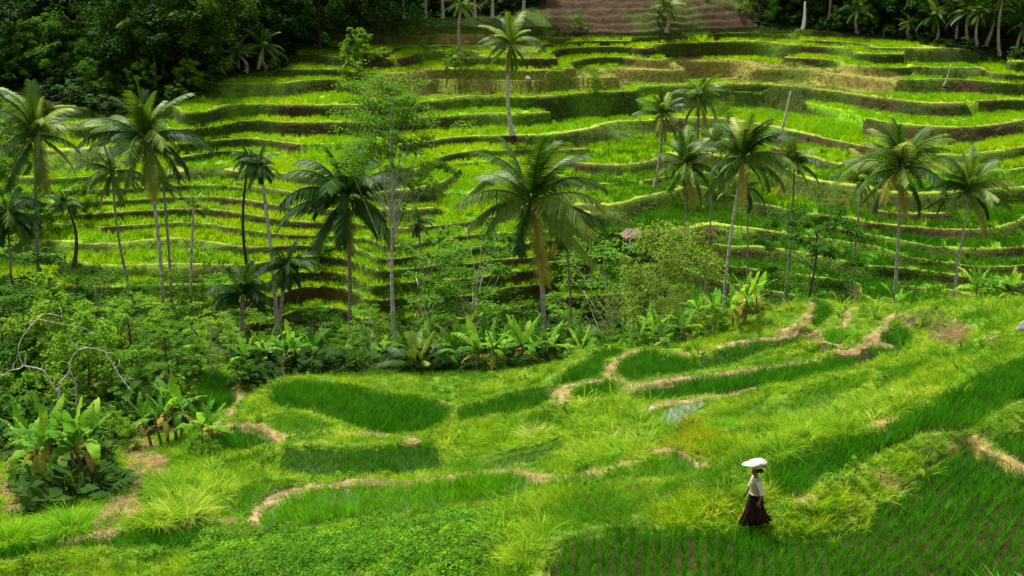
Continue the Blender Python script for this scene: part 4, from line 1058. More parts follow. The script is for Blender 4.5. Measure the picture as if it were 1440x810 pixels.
for i in range(24):
    x = -80 + i * 7.0 + 2 * math.sin(i * 2.7); y = 163 + 5 * math.sin(i * 1.3)
    if -2 < x < 28: y += 8
    tree('forest', x, y, 13 + 2.5 * math.sin(i * 2.3), f'dark backdrop tree behind the top terraces, {ordn[i]} along the skyline row', 160 + i, group=fg, wide=1.15)
rg = [(1085, 33), (1112, 34), (1140, 38), (1165, 38), (1190, 42), (1222, 46), (1248, 50), (1268, 50), (1300, 56), (1335, 60), (1362, 64), (1395, 68), (1425, 76), (1465, 84), (1510, 95)]
for i, (u, v) in enumerate(rg):
    g = ground(u, v); tree('forest', g[0], g[1] + 5 + 2.0 * math.sin(i * 2.2), 8.5 + 1.5 * math.sin(i * 1.9), f'dark tree behind the long top field, {ordn[i]} along from the ploughed slope', 200 + i, group=fg, wide=1.0)
for i, u in enumerate([452, 481, 512, 534, 567, 598, 622, 668, 692, 736]):
    g = ground(u, 30); tree('slim', g[0], g[1] + 1, 12 + 1.5 * math.sin(i * 2.4), f'slim tree with a bare pale trunk on the crest, {ordn[i]} in the row', 230 + i, name='slim_tree', group='slim trees along the crest')
for i, u in enumerate([466, 500, 548, 585, 640, 705, 752]):
    g = ground(u, 24); tree('bush', g[0], g[1] + 5, 5 + math.sin(i * 2), f'dark undergrowth bush between the crest trunks, {ordn[i]} in the row', 250 + i, name='bush', cat='bush', group='bushes between the crest trunks')
for i, (u, v, h, kd, lab) in enumerate([
    (1165, 30, 11, 'slim', 'slim pale-trunked tree at the forest edge beside the feathery palm'), (1345, 56, 11, 'slim', 'slim grey-trunked tree between two forest-edge palms'),
    (1215, 44, 3.2, 'lightbush', 'light green bush at the back of the long top field'), (1176, 40, 2.4, 'lightbush', 'lone pale bush by the slim forest-edge tree'),
    (640, 104, 2.2, 'bush', 'round dark green bush on the grassy bank beside the lone tall palm'), (815, 46, 1.8, 'lightbush', 'small bright shrub at the foot of the ploughed slope'),
    (838, 130, 1.8, 'bush', 'dark bush at the end of the middle field wall'), (1068, 30, 5, 'lightbush', 'upright green bush where the ploughed slope meets the forest'),
    (385, 108, 1.6, 'bush', 'dark clump on the bank above the bright corner field'), (60, 100, 3.4, 'bush', 'bush in the grassy clearing of the forest'),
    (130, 128, 3.0, 'bush', 'dark bush below the forest clearing'), (205, 130, 3.0, 'bush', 'dark bush at the foot of the shaded forest'), (265, 128, 2.8, 'bush', 'dark round bush at the corner of the shaded forest'),
    (505, 95, 3.4, 'bush', 'tall dark shrub on the upper terraces above the airy tree'), (20, 340, 4.2, 'bush', 'large dark bush below the big palm at the picture edge'),
    (60, 330, 3.6, 'bush', 'dark bush beside the foot of the big dark-trunked palm'), (120, 300, 2.4, 'bush', 'dark bush next to the small black-trunked palm'), (0, 250, 5, 'bush', 'dark bush at the picture edge behind the big palm'),
    (20, 210, 4, 'bush', 'dark bush behind the crown of the big palm'), (1440, 20, 6, 'bush', 'dark bush at the outer end of the forest edge')]):
    g = ground(u, v); tree(kd, g[0], g[1], h, lab, 270 + i, name='slim_tree' if kd == 'slim' else 'bush', cat='tree' if kd == 'slim' else 'bush')

# ------------------------------------------------------------------ bushes of the gully
bl = [('bush', 800, 470, 60, 2.2), ('lightbush', 835, 480, 57, 2.2), ('bush', 870, 470, 60, 2.6), ('lightbush', 905, 490, 54, 1.9), ('bush', 870, 490, 53, 1.5), ('lightbush', 760, 500, 58, 1.8),
      ('bush', 985, 440, 62, 2.8), ('bush', 1060, 430, 64, 2.6), ('bush', 1085, 405, 68, 2.8), ('bush', 1150, 400, 66, 2.6), ('lightbush', 1120, 400, 60, 2.2), ('bush', 1210, 410, 62, 2.4), ('bush', 1260, 410, 60, 2.2), ('bush', 1290, 415, 58, 2.2),
      ('lightbush', 1000, 470, 53, 1.4), ('lightbush', 960, 480, 53, 1.4), ('bush', 700, 480, 64, 2.8), ('bush', 630, 490, 63, 2.8), ('bush', 590, 500, 60, 2.6), ('bush', 560, 520, 56, 1.8), ('bush', 480, 540, 54, 1.7),
      ('bush', 420, 530, 56, 2.2), ('bush', 360, 500, 58, 2.6), ('bush', 300, 470, 60, 3.0), ('bush', 240, 480, 60, 3.0), ('bush', 160, 500, 56, 2.8), ('bush', 90, 520, 54, 2.6), ('bush', 30, 540, 54, 3.2), ('bush', 0, 600, 48, 2.8), ('bush', 20, 610, 46, 2.0),
      ('bush', 200, 545, 50, 1.6), ('bush', 250, 520, 48, 1.4), ('lightbush', 150, 590, 44, 1.5), ('lightbush', 175, 600, 43, 1.2), ('bush', 110, 640, 41, 1.2), ('bush', 50, 640, 42, 1.4), ('lightbush', 265, 560, 47, 1.1), ('bush', 345, 520, 51, 1.3), ('lightbush', 285, 620, 40, 1.0),
      ('lightbush', 820, 440, 70, 2.4), ('bush', 760, 430, 74, 1.6), ('bush', 690, 380, 80, 1.6), ('lightbush', 640, 330, 84, 1.6), ('bush', 560, 300, 90, 1.8), ('lightbush', 600, 250, 96, 1.6), ('bush', 450, 330, 86, 1.6), ('lightbush', 300, 350, 80, 1.5), ('bush', 575, 470, 66, 3.2), ('lightbush', 612, 470, 70, 3.0), ('bush', 650, 460, 68, 3.4), ('bush', 690, 500, 60, 2.6), ('bush', 722, 470, 67, 3.2), ('lightbush', 745, 460, 70, 2.8), ('bush', 780, 480, 64, 3.2), ('bush', 815, 470, 66, 3.4), ('bush', 845, 460, 63, 3.4), ('bush', 890, 460, 66, 3.2), ('bush', 960, 420, 68, 3.4), ('bush', 1000, 420, 68, 3.4), ('bush', 1045, 400, 70, 3.2), ('bush', 1170, 400, 70, 3.0), ('bush', 1350, 410, 54, 1.2), ('bush', 1420, 430, 51, 1.2), ('lightbush', 1180, 300, 86, 1.2)]
near_by = [(760, 'the large central palm'), (484, 'the dense dark palm'), (228, 'the tall slender palm'), (558, 'the tall thin tree'), (930, 'the olive bush tree'), (1015, 'the white-trunked leaning palm'), (1240, 'the large leaning palm'), (1330, 'the last palm of the row'), (75, 'the big dark-trunked palm'), (392, 'the thin white trunk'), (668, 'the ferny tree'), (850, 'the hut-side ferny tree'), (1125, 'the dark ferny tree'), (140, 'the dead branches'), (310, 'the white pickets')]
seen = {}
for i, (kd, u, v, D, h) in enumerate(bl):
    du, nm = min((abs(u - a), b) for a, b in near_by)
    where = 'in front of' if v > 455 else 'behind'
    base = ('light green' if kd == 'lightbush' else 'mid green') + (' tall' if h > 2.3 else ' low' if h < 1.5 else '') + f' bush {where} {nm}'
    seen[base] = seen.get(base, 0) + 1
    if seen[base] > 1: base += f', the {ordn[seen[base] - 1]} one'
    x, y = col(u, D); tree(kd, x, y, h, base, 320 + i, name='bush', cat='bush', group='bushes of the gully', wide=1.1)

# ------------------------------------------------------------------ banana plants
for i, (u, v, sh, ll, n, le, lab) in enumerate([
    (72, 700, 1.9, 1.55, 7, (.02, -.12), 'banana plant with a dark stem and wide leaves, outermost of the near clump'),
    (86, 696, 2.15, 1.7, 8, (0, -.05), 'tallest banana plant of the near clump, leaves above the dead branches'),
    (126, 690, 1.75, 1.5, 7, (.03, -.18), 'banana plant with a leaning brown stem in the middle of the near clump'),
    (140, 688, 1.95, 1.5, 8, (0, -.10), 'banana plant with bright broad leaves at the inner side of the near clump'),
    (58, 680, 1.6, 1.4, 6, (.05, -.2), 'banana plant leaning out over the bare soil from the near clump'),
    (104, 678, 1.7, 1.5, 7, (-.05, .05), 'banana plant at the back of the near clump')]):
    g = ground(u, v); banana(g[0], g[1], sh, ll, lab, 700 + i, n, le, group='near clump of banana plants')
for i, (u, v, sh, ll, n, le, lab) in enumerate([
    (213, 628, 1.25, 1.1, 4, (0, -.22), 'banana plant with one drooping yellow leaf by the dry bank'), (226, 628, 1.2, 1.25, 4, (0, -.06), 'banana plant with upright bright leaves by the dry bank'),
    (235, 626, 1.35, 1.35, 4, (0, .02), 'banana plant with a backlit yellow green leaf by the dry bank'), (246, 620, 1.5, 1.35, 5, (0, .03), 'tallest banana plant of the dry bank group'),
    (254, 616, 1.4, 1.3, 5, (.05, .06), 'banana plant with a torn whitish leaf at the end of the dry bank group'), (284, 628, .9, 1.35, 6, (0, .1), 'small banana plant with spreading leaves beside the little dark paddy'),
    (297, 618, .6, 1.0, 5, (0, .1), 'smallest banana plant beside the little dark paddy')]):
    g = ground(u, v); banana(g[0], g[1], sh, ll, lab, 720 + i, n, le, group='banana plants on the dry bank')
row = [(613, 53, 1.0, 1.7, 'banana plant with long hanging leaves at the start of the gully row'), (636, 54, 1.2, 1.6, 'banana plant with a dark stem next in the gully row'), (668, 52.5, 1.3, 1.7, 'banana plant with a pale bare stem and tall leaves in the gully row'),
       (690, 54, 1.2, 1.6, 'banana plant with one broad hanging leaf in the gully row'), (699, 52.5, 1.2, 1.3, 'short yellowish banana plant in the gully row'), (733, 53.5, 1.4, 1.7, 'banana plant with an orange-brown stem beside the central palm'),
       (746, 54.5, 1.4, 1.5, 'banana plant standing against the central palm trunk'), (772, 54, 1.3, 1.5, 'banana plant just past the central palm trunk'), (812, 54, 1.2, 1.5, 'banana plant above the bend of the tan path'), (652, 57, 1.7, 1.8, 'banana plant at the back of the gully row'),
       (600, 58, 1.6, 1.8, 'large banana plant behind the start of the gully row'), (710, 58, 1.8, 1.8, 'large banana plant in the shade behind the gully row'),
       (345, 54, 1.2, 1.4, 'banana plant beside the white pickets'), (376, 54, 1.4, 1.5, 'banana plant with grey-green leaves below the thin white trunk'), (402, 53, 1.3, 1.4, 'banana plant with dead brown leaves below the thin white trunk'), (424, 54, 1.5, 1.5, 'banana plant above the large dark green paddy'), (440, 55, 1.5, 1.5, 'banana plant at the end of the group above the large dark paddy'), (470, 56, 1.4, 1.4, 'lone banana plant between the layered trees'),
       (1004, 54, 1.0, 1.2, 'low light banana plant below the white-trunked palm'), (1028, 53, 1.2, 1.4, 'banana plant in front of the white-trunked palm'), (1046, 53, 1.3, 1.4, 'banana plant close beside the white-trunked palm'), (1062, 54, 1.1, 1.3, 'banana plant past the white-trunked palm'), (985, 56, 1.2, 1.4, 'banana plant in the shade before the dark gap'),
       (1100, 62, 1.8, 1.7, 'banana plant behind the small ridge paddies'), (1160, 62, 1.8, 1.7, 'dark banana plant behind the ridge'), (1182, 62, 2.0, 1.9, 'dark banana plant with a tall upright leaf behind the ridge'), (1204, 60, 1.5, 1.5, 'banana plant at the foot of the lesser leaning palm'), (1078, 66, 1.9, 1.8, 'dark banana plant under the ferny tree'),
       (1262, 54, 1.2, 1.3, 'banana plant at the foot of the large leaning palm'), (1372, 51, .9, 1.2, 'banana plant peeping over the ridge past the last palm'), (1384, 51.5, 1.0, 1.2, 'banana plant with an upright leaf peeping over the ridge'), (1402, 51, .8, 1.1, 'low banana plant along the ridge crest'), (1424, 50, .8, 1.0, 'last banana plant along the ridge crest'),
       (520, 57, 1.5, 1.6, 'banana plant under the low ferny tree tiers'), (545, 60, 1.9, 1.8, 'banana plant in the shade behind the tall thin trunk'), (575, 55, 1.3, 1.6, 'banana plant in front of the feathery young palm'), (790, 58, 1.7, 1.8, 'large banana plant behind the slim yellowish palm foot'), (830, 55, 1.3, 1.6, 'banana plant between the curved path and the olive trees'), (865, 60, 1.9, 1.8, 'large banana plant in the shade before the olive trees'),
       (915, 57, 1.5, 1.6, 'banana plant beneath the feathery olive bush'), (1130, 60, 1.7, 1.7, 'banana plant under the dark ferny small tree'), (1225, 58, 1.5, 1.6, 'banana plant beside the foot of the large leaning palm'), (1300, 56, 1.3, 1.4, 'banana plant between the two last palms of the row'), (60, 60, 2.6, 2.0, 'tall banana plant under the big dark-trunked palm'), (170, 58, 2.6, 2.0, 'tall banana plant under the drooping smaller palm'), (290, 56, 2.4, 2.0, 'tall banana plant right of the tall slender palm trunk'), (360, 57, 2.0, 1.8, 'banana plant behind the dark young stemless palm'), (480, 59, 2.0, 1.8, 'banana plant at the foot of the dense dark palm'),
       (935, 53, 1.0, 1.3, 'banana plant over the ridge beyond the curved path'), (962, 52.5, 1.0, 1.2, 'banana plant among the light bushes of the ridge'), (900, 56, 1.2, 1.4, 'banana plant under the round olive tree'), (850, 56, 1.2, 1.3, 'banana plant under the light ferny tree')]
for i, (u, D, sh, ll, lab) in enumerate(row):
    x, y = col(u, D); r_ = random.Random(i); banana(x, y, sh, ll, lab, 740 + i, 6 + i % 3, (r_.uniform(-.1, .1), r_.uniform(-.15, .15)))

# ------------------------------------------------------------------ big grass clumps
GC = [tuft_mesh('grass_clump', 'grass_tall', 240, 1.0, .34, .65, .024, 1.3, 800 + i, 5) for i in range(3)]
GCD = [tuft_mesh('grass_clump', 'rice_young', 240, 1.0, .34, .65, .026, 1.3, 810 + i, 5) for i in range(2)]
for i, (u, v, s, dk, lab) in enumerate([
    (664, 622, .85, 0, 'first of the three bushy grass clumps on the bank between paddies'), (706, 626, 1.05, 0, 'middle and largest of the three bushy grass clumps between paddies'), (750, 616, .9, 0, 'third bushy grass clump nearest the pale tall grass'), (728, 606, .8, 0, 'grass clump behind the largest of the three'), (804, 590, .85, 0, 'grass clump at the foot of the curved tan path'),
    (875, 645, .8, 1, 'dark green grass clump in front of the pale tall grass'), (840, 610, 1.0, 0, 'tall pale grass clump leaning over the bank'), (900, 600, 1.0, 0, 'tall pale grass clump below the long paddy'),
    (100, 745, 1.05, 1, 'round green grass clump below the near banana clump'), (12, 765, 1.0, 1, 'grass clump at the picture edge beside the bare soil'), (225, 735, 1.0, 0, 'broad bright grass clump beside the dry bank'), (262, 725, 1.15, 0, 'largest bright grass clump above the narrow strip paddy'), (300, 700, .9, 0, 'feathery grass clump below the smallest banana plant'), (240, 690, .9, 0, 'grass clump behind the bright ones by the dry bank'),
    (1050, 425, .9, 0, 'grass clump on top of the ridge beside the white-trunked palm'), (1190, 610, .8, 0, 'silvery grass clump on the slope above the woman'), (1130, 620, .7, 0, 'silvery grass clump lower on the slope above the woman'), (735, 790, .8, 0, 'arching grass clump at the corner of the rows of young rice'), (1015, 605, .7, 1, 'dark grass clump beside the yellowed grass')]):
    g = ground(u, v); o = bpy.data.objects.new('grass_clump', (GCD if dk else GC)[i % (2 if dk else 3)])
    o.location = (g[0], g[1], g[2] + CAM_Z - .03); o.rotation_euler = (0, 0, i * 1.7); o.scale = (s * 1.1, s * 1.1, s * .85)
    link(o, label=lab, cat='grass clump', group='large grass clumps on the near banks')

# ------------------------------------------------------------------ plain materials for the made things
def plain(name, c0, c1, scale=8.0, rough=.85, bump=.3):
    m, nt, b = new_mat(name)
    tc = nt.nodes.new('ShaderNodeTexCoord'); n = noise_node(nt, scale, 5, tc.outputs['Object']); r = ramp(nt, n.outputs[0], [(.3, c0), (.7, c1)])
    nt.links.new(r.outputs[0], b.inputs['Base Color']); b.inputs['Roughness'].default_value = rough; b.inputs['Specular IOR Level'].default_value = .2
    bp = nt.nodes.new('ShaderNodeBump'); bp.inputs['Strength'].default_value = bump; bp.inputs['Distance'].default_value = .02
    nt.links.new(n.outputs[0], bp.inputs['Height']); nt.links.new(bp.outputs[0], b.inputs['Normal'])
plain('skin', (.16, .065, .035), (.22, .095, .05), 4, .6, .05)
plain('white_cloth', (.34, .31, .29), (.50, .47, .45), 6, .9, .6)
plain('cream_cloth', (.52, .46, .30), (.66, .60, .44), 7, .9, .5)
plain('sash_cloth', (.40, .36, .16), (.52, .47, .24), 9, .9, .4)
plain('brown_cloth', (.016, .008, .005), (.060, .024, .014), 5, .9, .5)
plain('hair', (.010, .008, .007), (.025, .02, .016), 20, .5, .3)
plain('stone_pale', (.20, .16, .14), (.42, .36, .32), 5, .9, .8)
plain('stone_grey', (.16, .16, .16), (.34, .34, .33), 5, .9, .8)
plain('thatch', (.13, .08, .055), (.32, .21, .17), 12, .95, .9)
plain('weathered_wood', (.14, .10, .07), (.30, .23, .16), 8, .9, .4)
plain('white_paint', (.62, .63, .62), (.82, .82, .80), 8, .7, .2)

# ------------------------------------------------------------------ the woman walking along the bund
wg = ground(1060, 744); wx, wy, wz = wg[0], wg[1], float(H(wg[0], wg[1])) + CAM_Z
person = empty('person', (wx, wy, wz), 'woman in cream blouse and long dark skirt walking with a bundle on her head', 'person', rz=math.pi + .12)
def skinned(name, verts, edges, radii, mat, root=0, sub=2):
    me = bpy.data.meshes.new(name); me.from_pydata(verts, edges, []); me.update()
    o = bpy.data.objects.new(name, me); COL.objects.link(o)
    sk = o.modifiers.new('skin', 'SKIN'); sk.branch_smoothing = .4
    for i, rr in enumerate(radii):
        s = me.skin_vertices[0].data[i]; s.radius = rr if hasattr(rr, '__len__') else (rr, rr); s.use_root = (i == root)
    if sub: ss = o.modifiers.new('round', 'SUBSURF'); ss.levels = sub; ss.render_levels = sub
    dg = bpy.context.evaluated_depsgraph_get(); m2 = bpy.data.meshes.new_from_object(o.evaluated_get(dg))
    bpy.data.objects.remove(o); m2.name = name; m2.materials.clear(); m2.materials.append(MATS[mat])
    for p in m2.polygons: p.use_smooth = True
    return m2
SV, SE, SR = [], [], []
def joint(p, r, par=None):
    SV.append(p); SR.append(r); k = len(SV) - 1
    if par is not None: SE.append((par, k))
    return k
pel = joint((0, 0, .86), (.13, .11)); sp1 = joint((.01, 0, 1.02), (.105, .09), pel); che = joint((.02, 0, 1.20), (.125, .10), sp1); nb = joint((.02, 0, 1.335), (.055, .055), che)
nk = joint((.035, 0, 1.395), (.045, .045), nb); hd = joint((.055, 0, 1.46), (.075, .085), nk); ht = joint((.045, 0, 1.545), (.07, .08), hd); joint((.04, 0, 1.585), (.035, .04), ht)
joint((.145, 0, 1.475), .014, hd)                                    # nose
def hand(wr, dirv, side, par):
    """palm, four fingers of different length and a thumb, slightly curled"""
    d = Vector(dirv).normalized(); across = Vector((1, 0, 0)) - d * d.x; across.normalize(); inn = d.cross(across) * side
    w = Vector(wr); pm = joint(tuple(w + d * .055), (.030, .016), par)
    for k, (off, ln) in enumerate(((.027, .068), (.009, .078), (-.009, .072), (-.026, .055))):
        b = w + d * .085 + across * off; f1 = b + d * ln * .5 + inn * .008; f2 = f1 + d * ln * .4 + inn * .022
        a_ = joint(tuple(b), .010, pm); b_ = joint(tuple(f1), .009, a_); joint(tuple(f2), .007, b_)
    t1 = w + d * .035 + across * .036 + inn * .012; a_ = joint(tuple(t1), .011, pm); joint(tuple(t1 + d * .035 + across * .018 + inn * .012), .008, a_)
for s, el, wr in ((1, (-.075, .225, 1.05), (-.02, .235, .83)), (-1, (.06, -.22, 1.06), (.17, -.20, .87))):
    sh = joint((.01, .155 * s, 1.295), (.052, .055), che); e = joint(el, .038, sh); w_ = joint(wr, (.024, .026), e)
    hand(wr, (wr[0] - el[0], wr[1] - el[1], wr[2] - el[2]), s, w_)
for s, kn, an, toe in ((-1, (.19, -.09, .47), (.335, -.085, .085), (.46, -.095, .025)), (1, (-.07, .09, .46), (-.33, .085, .16), (-.275, .10, .03))):
    hp = joint((0, .09 * s, .80), (.09, .09), pel); k_ = joint(kn, (.058, .058), hp)
    cf = joint(tuple(np.array(kn) * .6 + np.array(an) * .4 - [.015, 0, 0]), .050, k_); a_ = joint(an, (.033, .035), cf)
    f_ = joint(tuple(np.array(an) * .35 + np.array(toe) * .65), (.034, .024), a_); joint(toe, (.030, .015), f_)
part('body', skinned('body', SV, SE, SR, 'skin'), person)
def loft(name, rings, n, mat, wave=0.0, wn=9, parent=None, close=False, thick=.008):
    """cloth from rings (cx, cy, cz, rx, ry[, dz]) lofted together"""
    bm = bmesh.new(); L = []
    for i, (cx, cy, cz, rx, ry, *dz) in enumerate(rings):
        f = i / (len(rings) - 1); ring = []
        for k in range(n):
            a = 6.28319 * k / n; wv = 1 + wave * f * math.sin(a * wn + i * .35) + wave * .4 * f * math.sin(a * 4 + 1)
            ring.append(bm.verts.new((cx + math.cos(a) * rx * wv, cy + math.sin(a) * ry * wv, cz + (dz[0] * math.cos(a) if dz else 0))))
        L.append(ring)
    for i in range(len(L) - 1):
        for k in range(n): bm.faces.new((L[i][k], L[i][(k + 1) % n], L[i + 1][(k + 1) % n], L[i + 1][k]))
    if close: bm.faces.new(L[0]); bm.faces.new(L[-1])
    else: bmesh.ops.solidify(bm, geom=bm.faces[:], thickness=thick)
    bmesh.ops.recalc_face_normals(bm, faces=bm.faces[:])
    me = bpy.data.meshes.new(name); bm.to_mesh(me); bm.free(); me.materials.append(MATS[mat])
    for p in me.polygons: p.use_smooth = True
    return part(name, me, parent) if parent else me
loft('skirt', [(.0, 0, 1.0, .125, .115), (0, 0, .9, .16, .145), (.005, 0, .76, .18, .155), (.01, 0, .6, .21, .16), (.0, 0, .42, .27, .17), (-.02, 0, .27, .345, .18, -.02), (-.035, 0, .19, .40, .18, -.05)], 60, 'brown_cloth', .085, 11, person)
loft('sash', [(.005, 0, .965, .150, .135), (.005, 0, 1.0, .152, .135), (.008, 0, 1.04, .140, .125), (.01, 0, 1.07, .132, .12)], 32, 'sash_cloth', .01, 5, person)
# blouse: body with two elbow-length sleeves
bl_me = loft('blouse', [(.0, 0, .925, .175, .155, .02), (.0, 0, 1.0, .158, .142), (.01, 0, 1.09, .138, .128), (.02, 0, 1.18, .142, .135), (.02, 0, 1.27, .135, .170), (.02, 0, 1.33, .10, .150), (.022, 0, 1.36, .060, .066)], 40, 'cream_cloth', .03, 8)
bm = bmesh.new(); bm.from_mesh(bl_me)
for s, el in ((1, (-.075, .225, 1.05)), (-1, (.06, -.22, 1.06))):
    a = np.array((.01, .13 * s, 1.30)); b = np.array(el); b = a + (b - a) * 1.18
    V, F = tube([a, a * .7 + b * .3, a * .35 + b * .65, b], [.072, .070, .066, .068], 16, False)
    vs = [bm.verts.new(v) for v in V]
    for f in F: bm.faces.new([vs[i] for i in f])
bm.to_mesh(bl_me); bm.free()
for p in bl_me.polygons: p.use_smooth = True
part('blouse', bl_me, person)
bm = bmesh.new(); bmesh.ops.create_uvsphere(bm, u_segments=20, v_segments=14, radius=1)
for v in bm.verts:
    v.co = Vector((v.co.x * .098 + .018 - (.02 if v.co.x > .4 and v.co.z < .2 else 0), v.co.y * .092, max(v.co.z, -.75 if v.co.x < .1 else .15) * .088 + 1.535))
bmesh.ops.create_uvsphere(bm, u_segments=14, v_segments=10, radius=.055, matrix=Matrix.Translation((-.095, 0, 1.50)))
me = bpy.data.meshes.new('hair'); bm.to_mesh(me); bm.free(); me.materials.append(MATS['hair'])
for p in me.polygons: p.use_smooth = True
part('hair', me, person)
for s in (-1, 1):
    bm = bmesh.new(); bmesh.ops.create_uvsphere(bm, u_segments=8, v_segments=6, radius=.012, matrix=Matrix.Translation((.122, .032 * s, 1.49)))
    me = bpy.data.meshes.new('eye'); bm.to_mesh(me); bm.free(); me.materials.append(MATS['hair']); part('eye', me, person)
# coiled head pad (worn, moves with her) and the bundle lying on it
ring = [(math.cos(a) * .085, math.sin(a) * .085, 1.625) for a in np.linspace(0, 6.283, 24)]
V, F = tube(ring, [.034 + .004 * math.sin(i * 1.7) for i in range(24)], 10, False); V = V + [.03, 0, 0]
part('head_pad', mesh_mixed('head_pad', V, F, 'white_cloth'), person)
bm = bmesh.new(); bmesh.ops.create_icosphere(bm, subdivisions=4, radius=1)
for v in bm.verts:
    c = v.co.copy(); a = math.atan2(c.y, c.x)
    rr = 1 + .09 * math.sin(3 * a + 2 * c.z) + .025 * math.sin(9 * a + 4 * c.z)
    x = c.x * .235 * rr + (.12 * max(0, c.x) ** 3); z = c.z * (.085 if c.z > 0 else .05) * (1 + .25 * math.sin(7 * c.x + 2) * math.cos(6 * c.y + 1))
    if c.x < -.45 and abs(c.y) < .6: z -= .22 * (-.45 - c.x) * (1.5 if c.z < .1 else .1)          # cloth corner hanging at the back
    if c.x > .2: z *= 1 - .75 * (c.x - .2)
    z += .009 * math.sin(11 * c.x + 5 * c.y) + .04 * max(0, -c.x)
    v.co = Vector((x, c.y * .19 * rr, z + .05))
me = bpy.data.meshes.new('cloth_bundle'); bm.to_mesh(me); bm.free(); me.materials.append(MATS['white_cloth'])
for p in me.polygons: p.use_smooth = True
bun = bpy.data.objects.new('cloth_bundle', me); bun.rotation_euler = (0, 0, math.pi + .12)
bun.location = (wx - .03, wy, wz + 1.648); link(bun, label='white cloth bundle balanced on the head of the woman in the cream blouse', cat='bundle')

# ------------------------------------------------------------------ dead white tree over the gully
Dd = 44.0
def dpx(u, v, D=Dd): d = ray(u, v); return d * (D / d[1]) + [0, 0, CAM_Z]
root_xy = col(84, Dd); rz_ = float(H(*root_xy)) + CAM_Z
dead = empty('dead_tree', (root_xy[0], root_xy[1], rz_), 'leafless dead tree with bleached white arching branches above the near banana clump', 'tree')
org = np.array([root_xy[0], root_xy[1], rz_])
def limb(name, pxs, r0, r1, Ds=None):
    P = np.array([dpx(u, v, Dd + (Ds[i] if Ds else 0)) for i, (u, v) in enumerate(pxs)]) - org
    P = spline(P, 4); n = len(P); V, F = tube(P, [.62 * (r0 + (r1 - r0) * i / (n - 1)) * (1 + .12 * math.sin(i * 1.9)) for i in range(n)], 8)
    part(name, mesh_mixed(name, V, F, 'dead_bark'), dead)
V, F = tube(spline(np.array([(0, 0, -.1), (.03, .02, .35), (-.02, 0, .8), tuple(dpx(83, 560) - org), tuple(dpx(81, 546) - org)]), 4), np.linspace(.10, .045, 17), 9)
part('trunk', mesh_mixed('trunk', V, F, 'dead_bark'), dead)
limb('branch', [(82, 552), (73, 541), (62, 523), (52, 518), (34, 514), (27, 501), (26, 489), (30, 477), (38, 465), (50, 451), (60, 442), (73, 442), (88, 446)], .06, .022, [0, -.1, -.2, -.3, -.4, -.5, -.5, -.4, -.3, -.2, 0, .2, .4])
limb('branch', [(34, 514), (26, 519), (14, 521), (6, 527), (-6, 536)], .05, .02, [-.4] * 5); limb('branch', [(15, 521), (19, 513), (23, 507), (24, 499)], .028, .012, [-.4] * 4)
limb('branch', [(83, 556), (84, 540), (92, 530), (98, 521), (98, 511), (104, 499), (109, 493), (104, 484), (98, 474), (95, 466)], .06, .02)
limb('branch', [(98, 521), (103, 531), (107, 543), (107, 562), (108, 578)], .055, .035); limb('branch', [(108, 493), (122, 489), (135, 491), (147, 495), (154, 505), (162, 518), (171, 532), (187, 553)], .035, .045, [0, .2, .3, .4, .4, .3, .2, .1])
limb('branch', [(52, 449), (70, 452), (83, 455), (100, 458), (117, 461), (133, 469)], .026, .016, [-.2, -.1, 0, .1, .2, .3]); limb('branch', [(98, 512), (88, 508), (78, 512)], .018, .008)
tw = random.Random(5)
for u, v in [(62, 523), (30, 477), (38, 465), (50, 451), (88, 446), (104, 484), (147, 495), (154, 505), (162, 518), (171, 532), (117, 461), (133, 469), (34, 514), (6, 527), (98, 521), (107, 543), (73, 541)]:
    a = tw.uniform(0, 6.28); q = [(u, v)]
    for _ in range(4): a += tw.uniform(-.6, .6); q.append((q[-1][0] + 5 * math.cos(a), q[-1][1] + 4 * math.sin(a)))
    limb('twig', q, .022, .006, [0, .05, .1, .2, .3])

# ------------------------------------------------------------------ small built things
def box(bm, c, s, rot=None):
    M = Matrix.Translation(c) @ (rot or Matrix()) @ Matrix.Diagonal((s[0], s[1], s[2], 1))
    return bmesh.ops.create_cube(bm, size=1, matrix=M)
def done(name, bm, mat, parent=None, bev=.0):
    if bev: bmesh.ops.bevel(bm, geom=bm.edges[:], offset=bev, segments=1, affect='EDGES')
    me = bpy.data.meshes.new(name); bm.to_mesh(me); bm.free(); me.materials.append(MATS[mat])
    return part(name, me, parent) if parent else me
g = ground(889, 354)
hut_scale = .82
hut = empty('field_hut', (g[0], g[1], g[2] + CAM_Z - .05), 'small open field hut with a pinkish thatched roof among the lower terraces', 'hut', rz=.35); hut.scale = (hut_scale,) * 3
for sx in (-.62, .62):
    for sy in (-.5, .5): bm = bmesh.new(); box(bm, (sx, sy, .62), (.09, .09, 1.3)); done('post', bm, 'weathered_wood', hut, .01)
bm = bmesh.new(); box(bm, (0, 0, .3), (1.45, 1.2, .1)); done('platform', bm, 'white_paint', hut, .01)
bm = bmesh.new(); box(bm, (0, .45, .75), (1.2, .05, .8)); done('back_wall', bm, 'weathered_wood', hut)
bm = bmesh.new()
P8 = [(-1.0, -.85, 1.12), (1.0, -.85, 1.12), (.55, 0, 1.75), (-.55, 0, 1.75), (-1.0, .85, 1.12), (1.0, .85, 1.12)]
vs = [bm.verts.new(p) for p in P8]
for f in ((0, 1, 2, 3), (3, 2, 5, 4), (1, 5, 2), (4, 0, 3)): bm.faces.new([vs[i] for i in f])
bmesh.ops.subdivide_edges(bm, edges=bm.edges[:], cuts=5, use_grid_fill=True)
for v in bm.verts: v.co.z += .035 * math.sin(v.co.x * 17 + v.co.y * 9) - .03 * abs(v.co.x) ** 2; v.co.x += .02 * math.sin(v.co.y * 23)
bmesh.ops.solidify(bm, geom=bm.faces[:], thickness=.12)
done('roof', bm, 'thatch', hut)

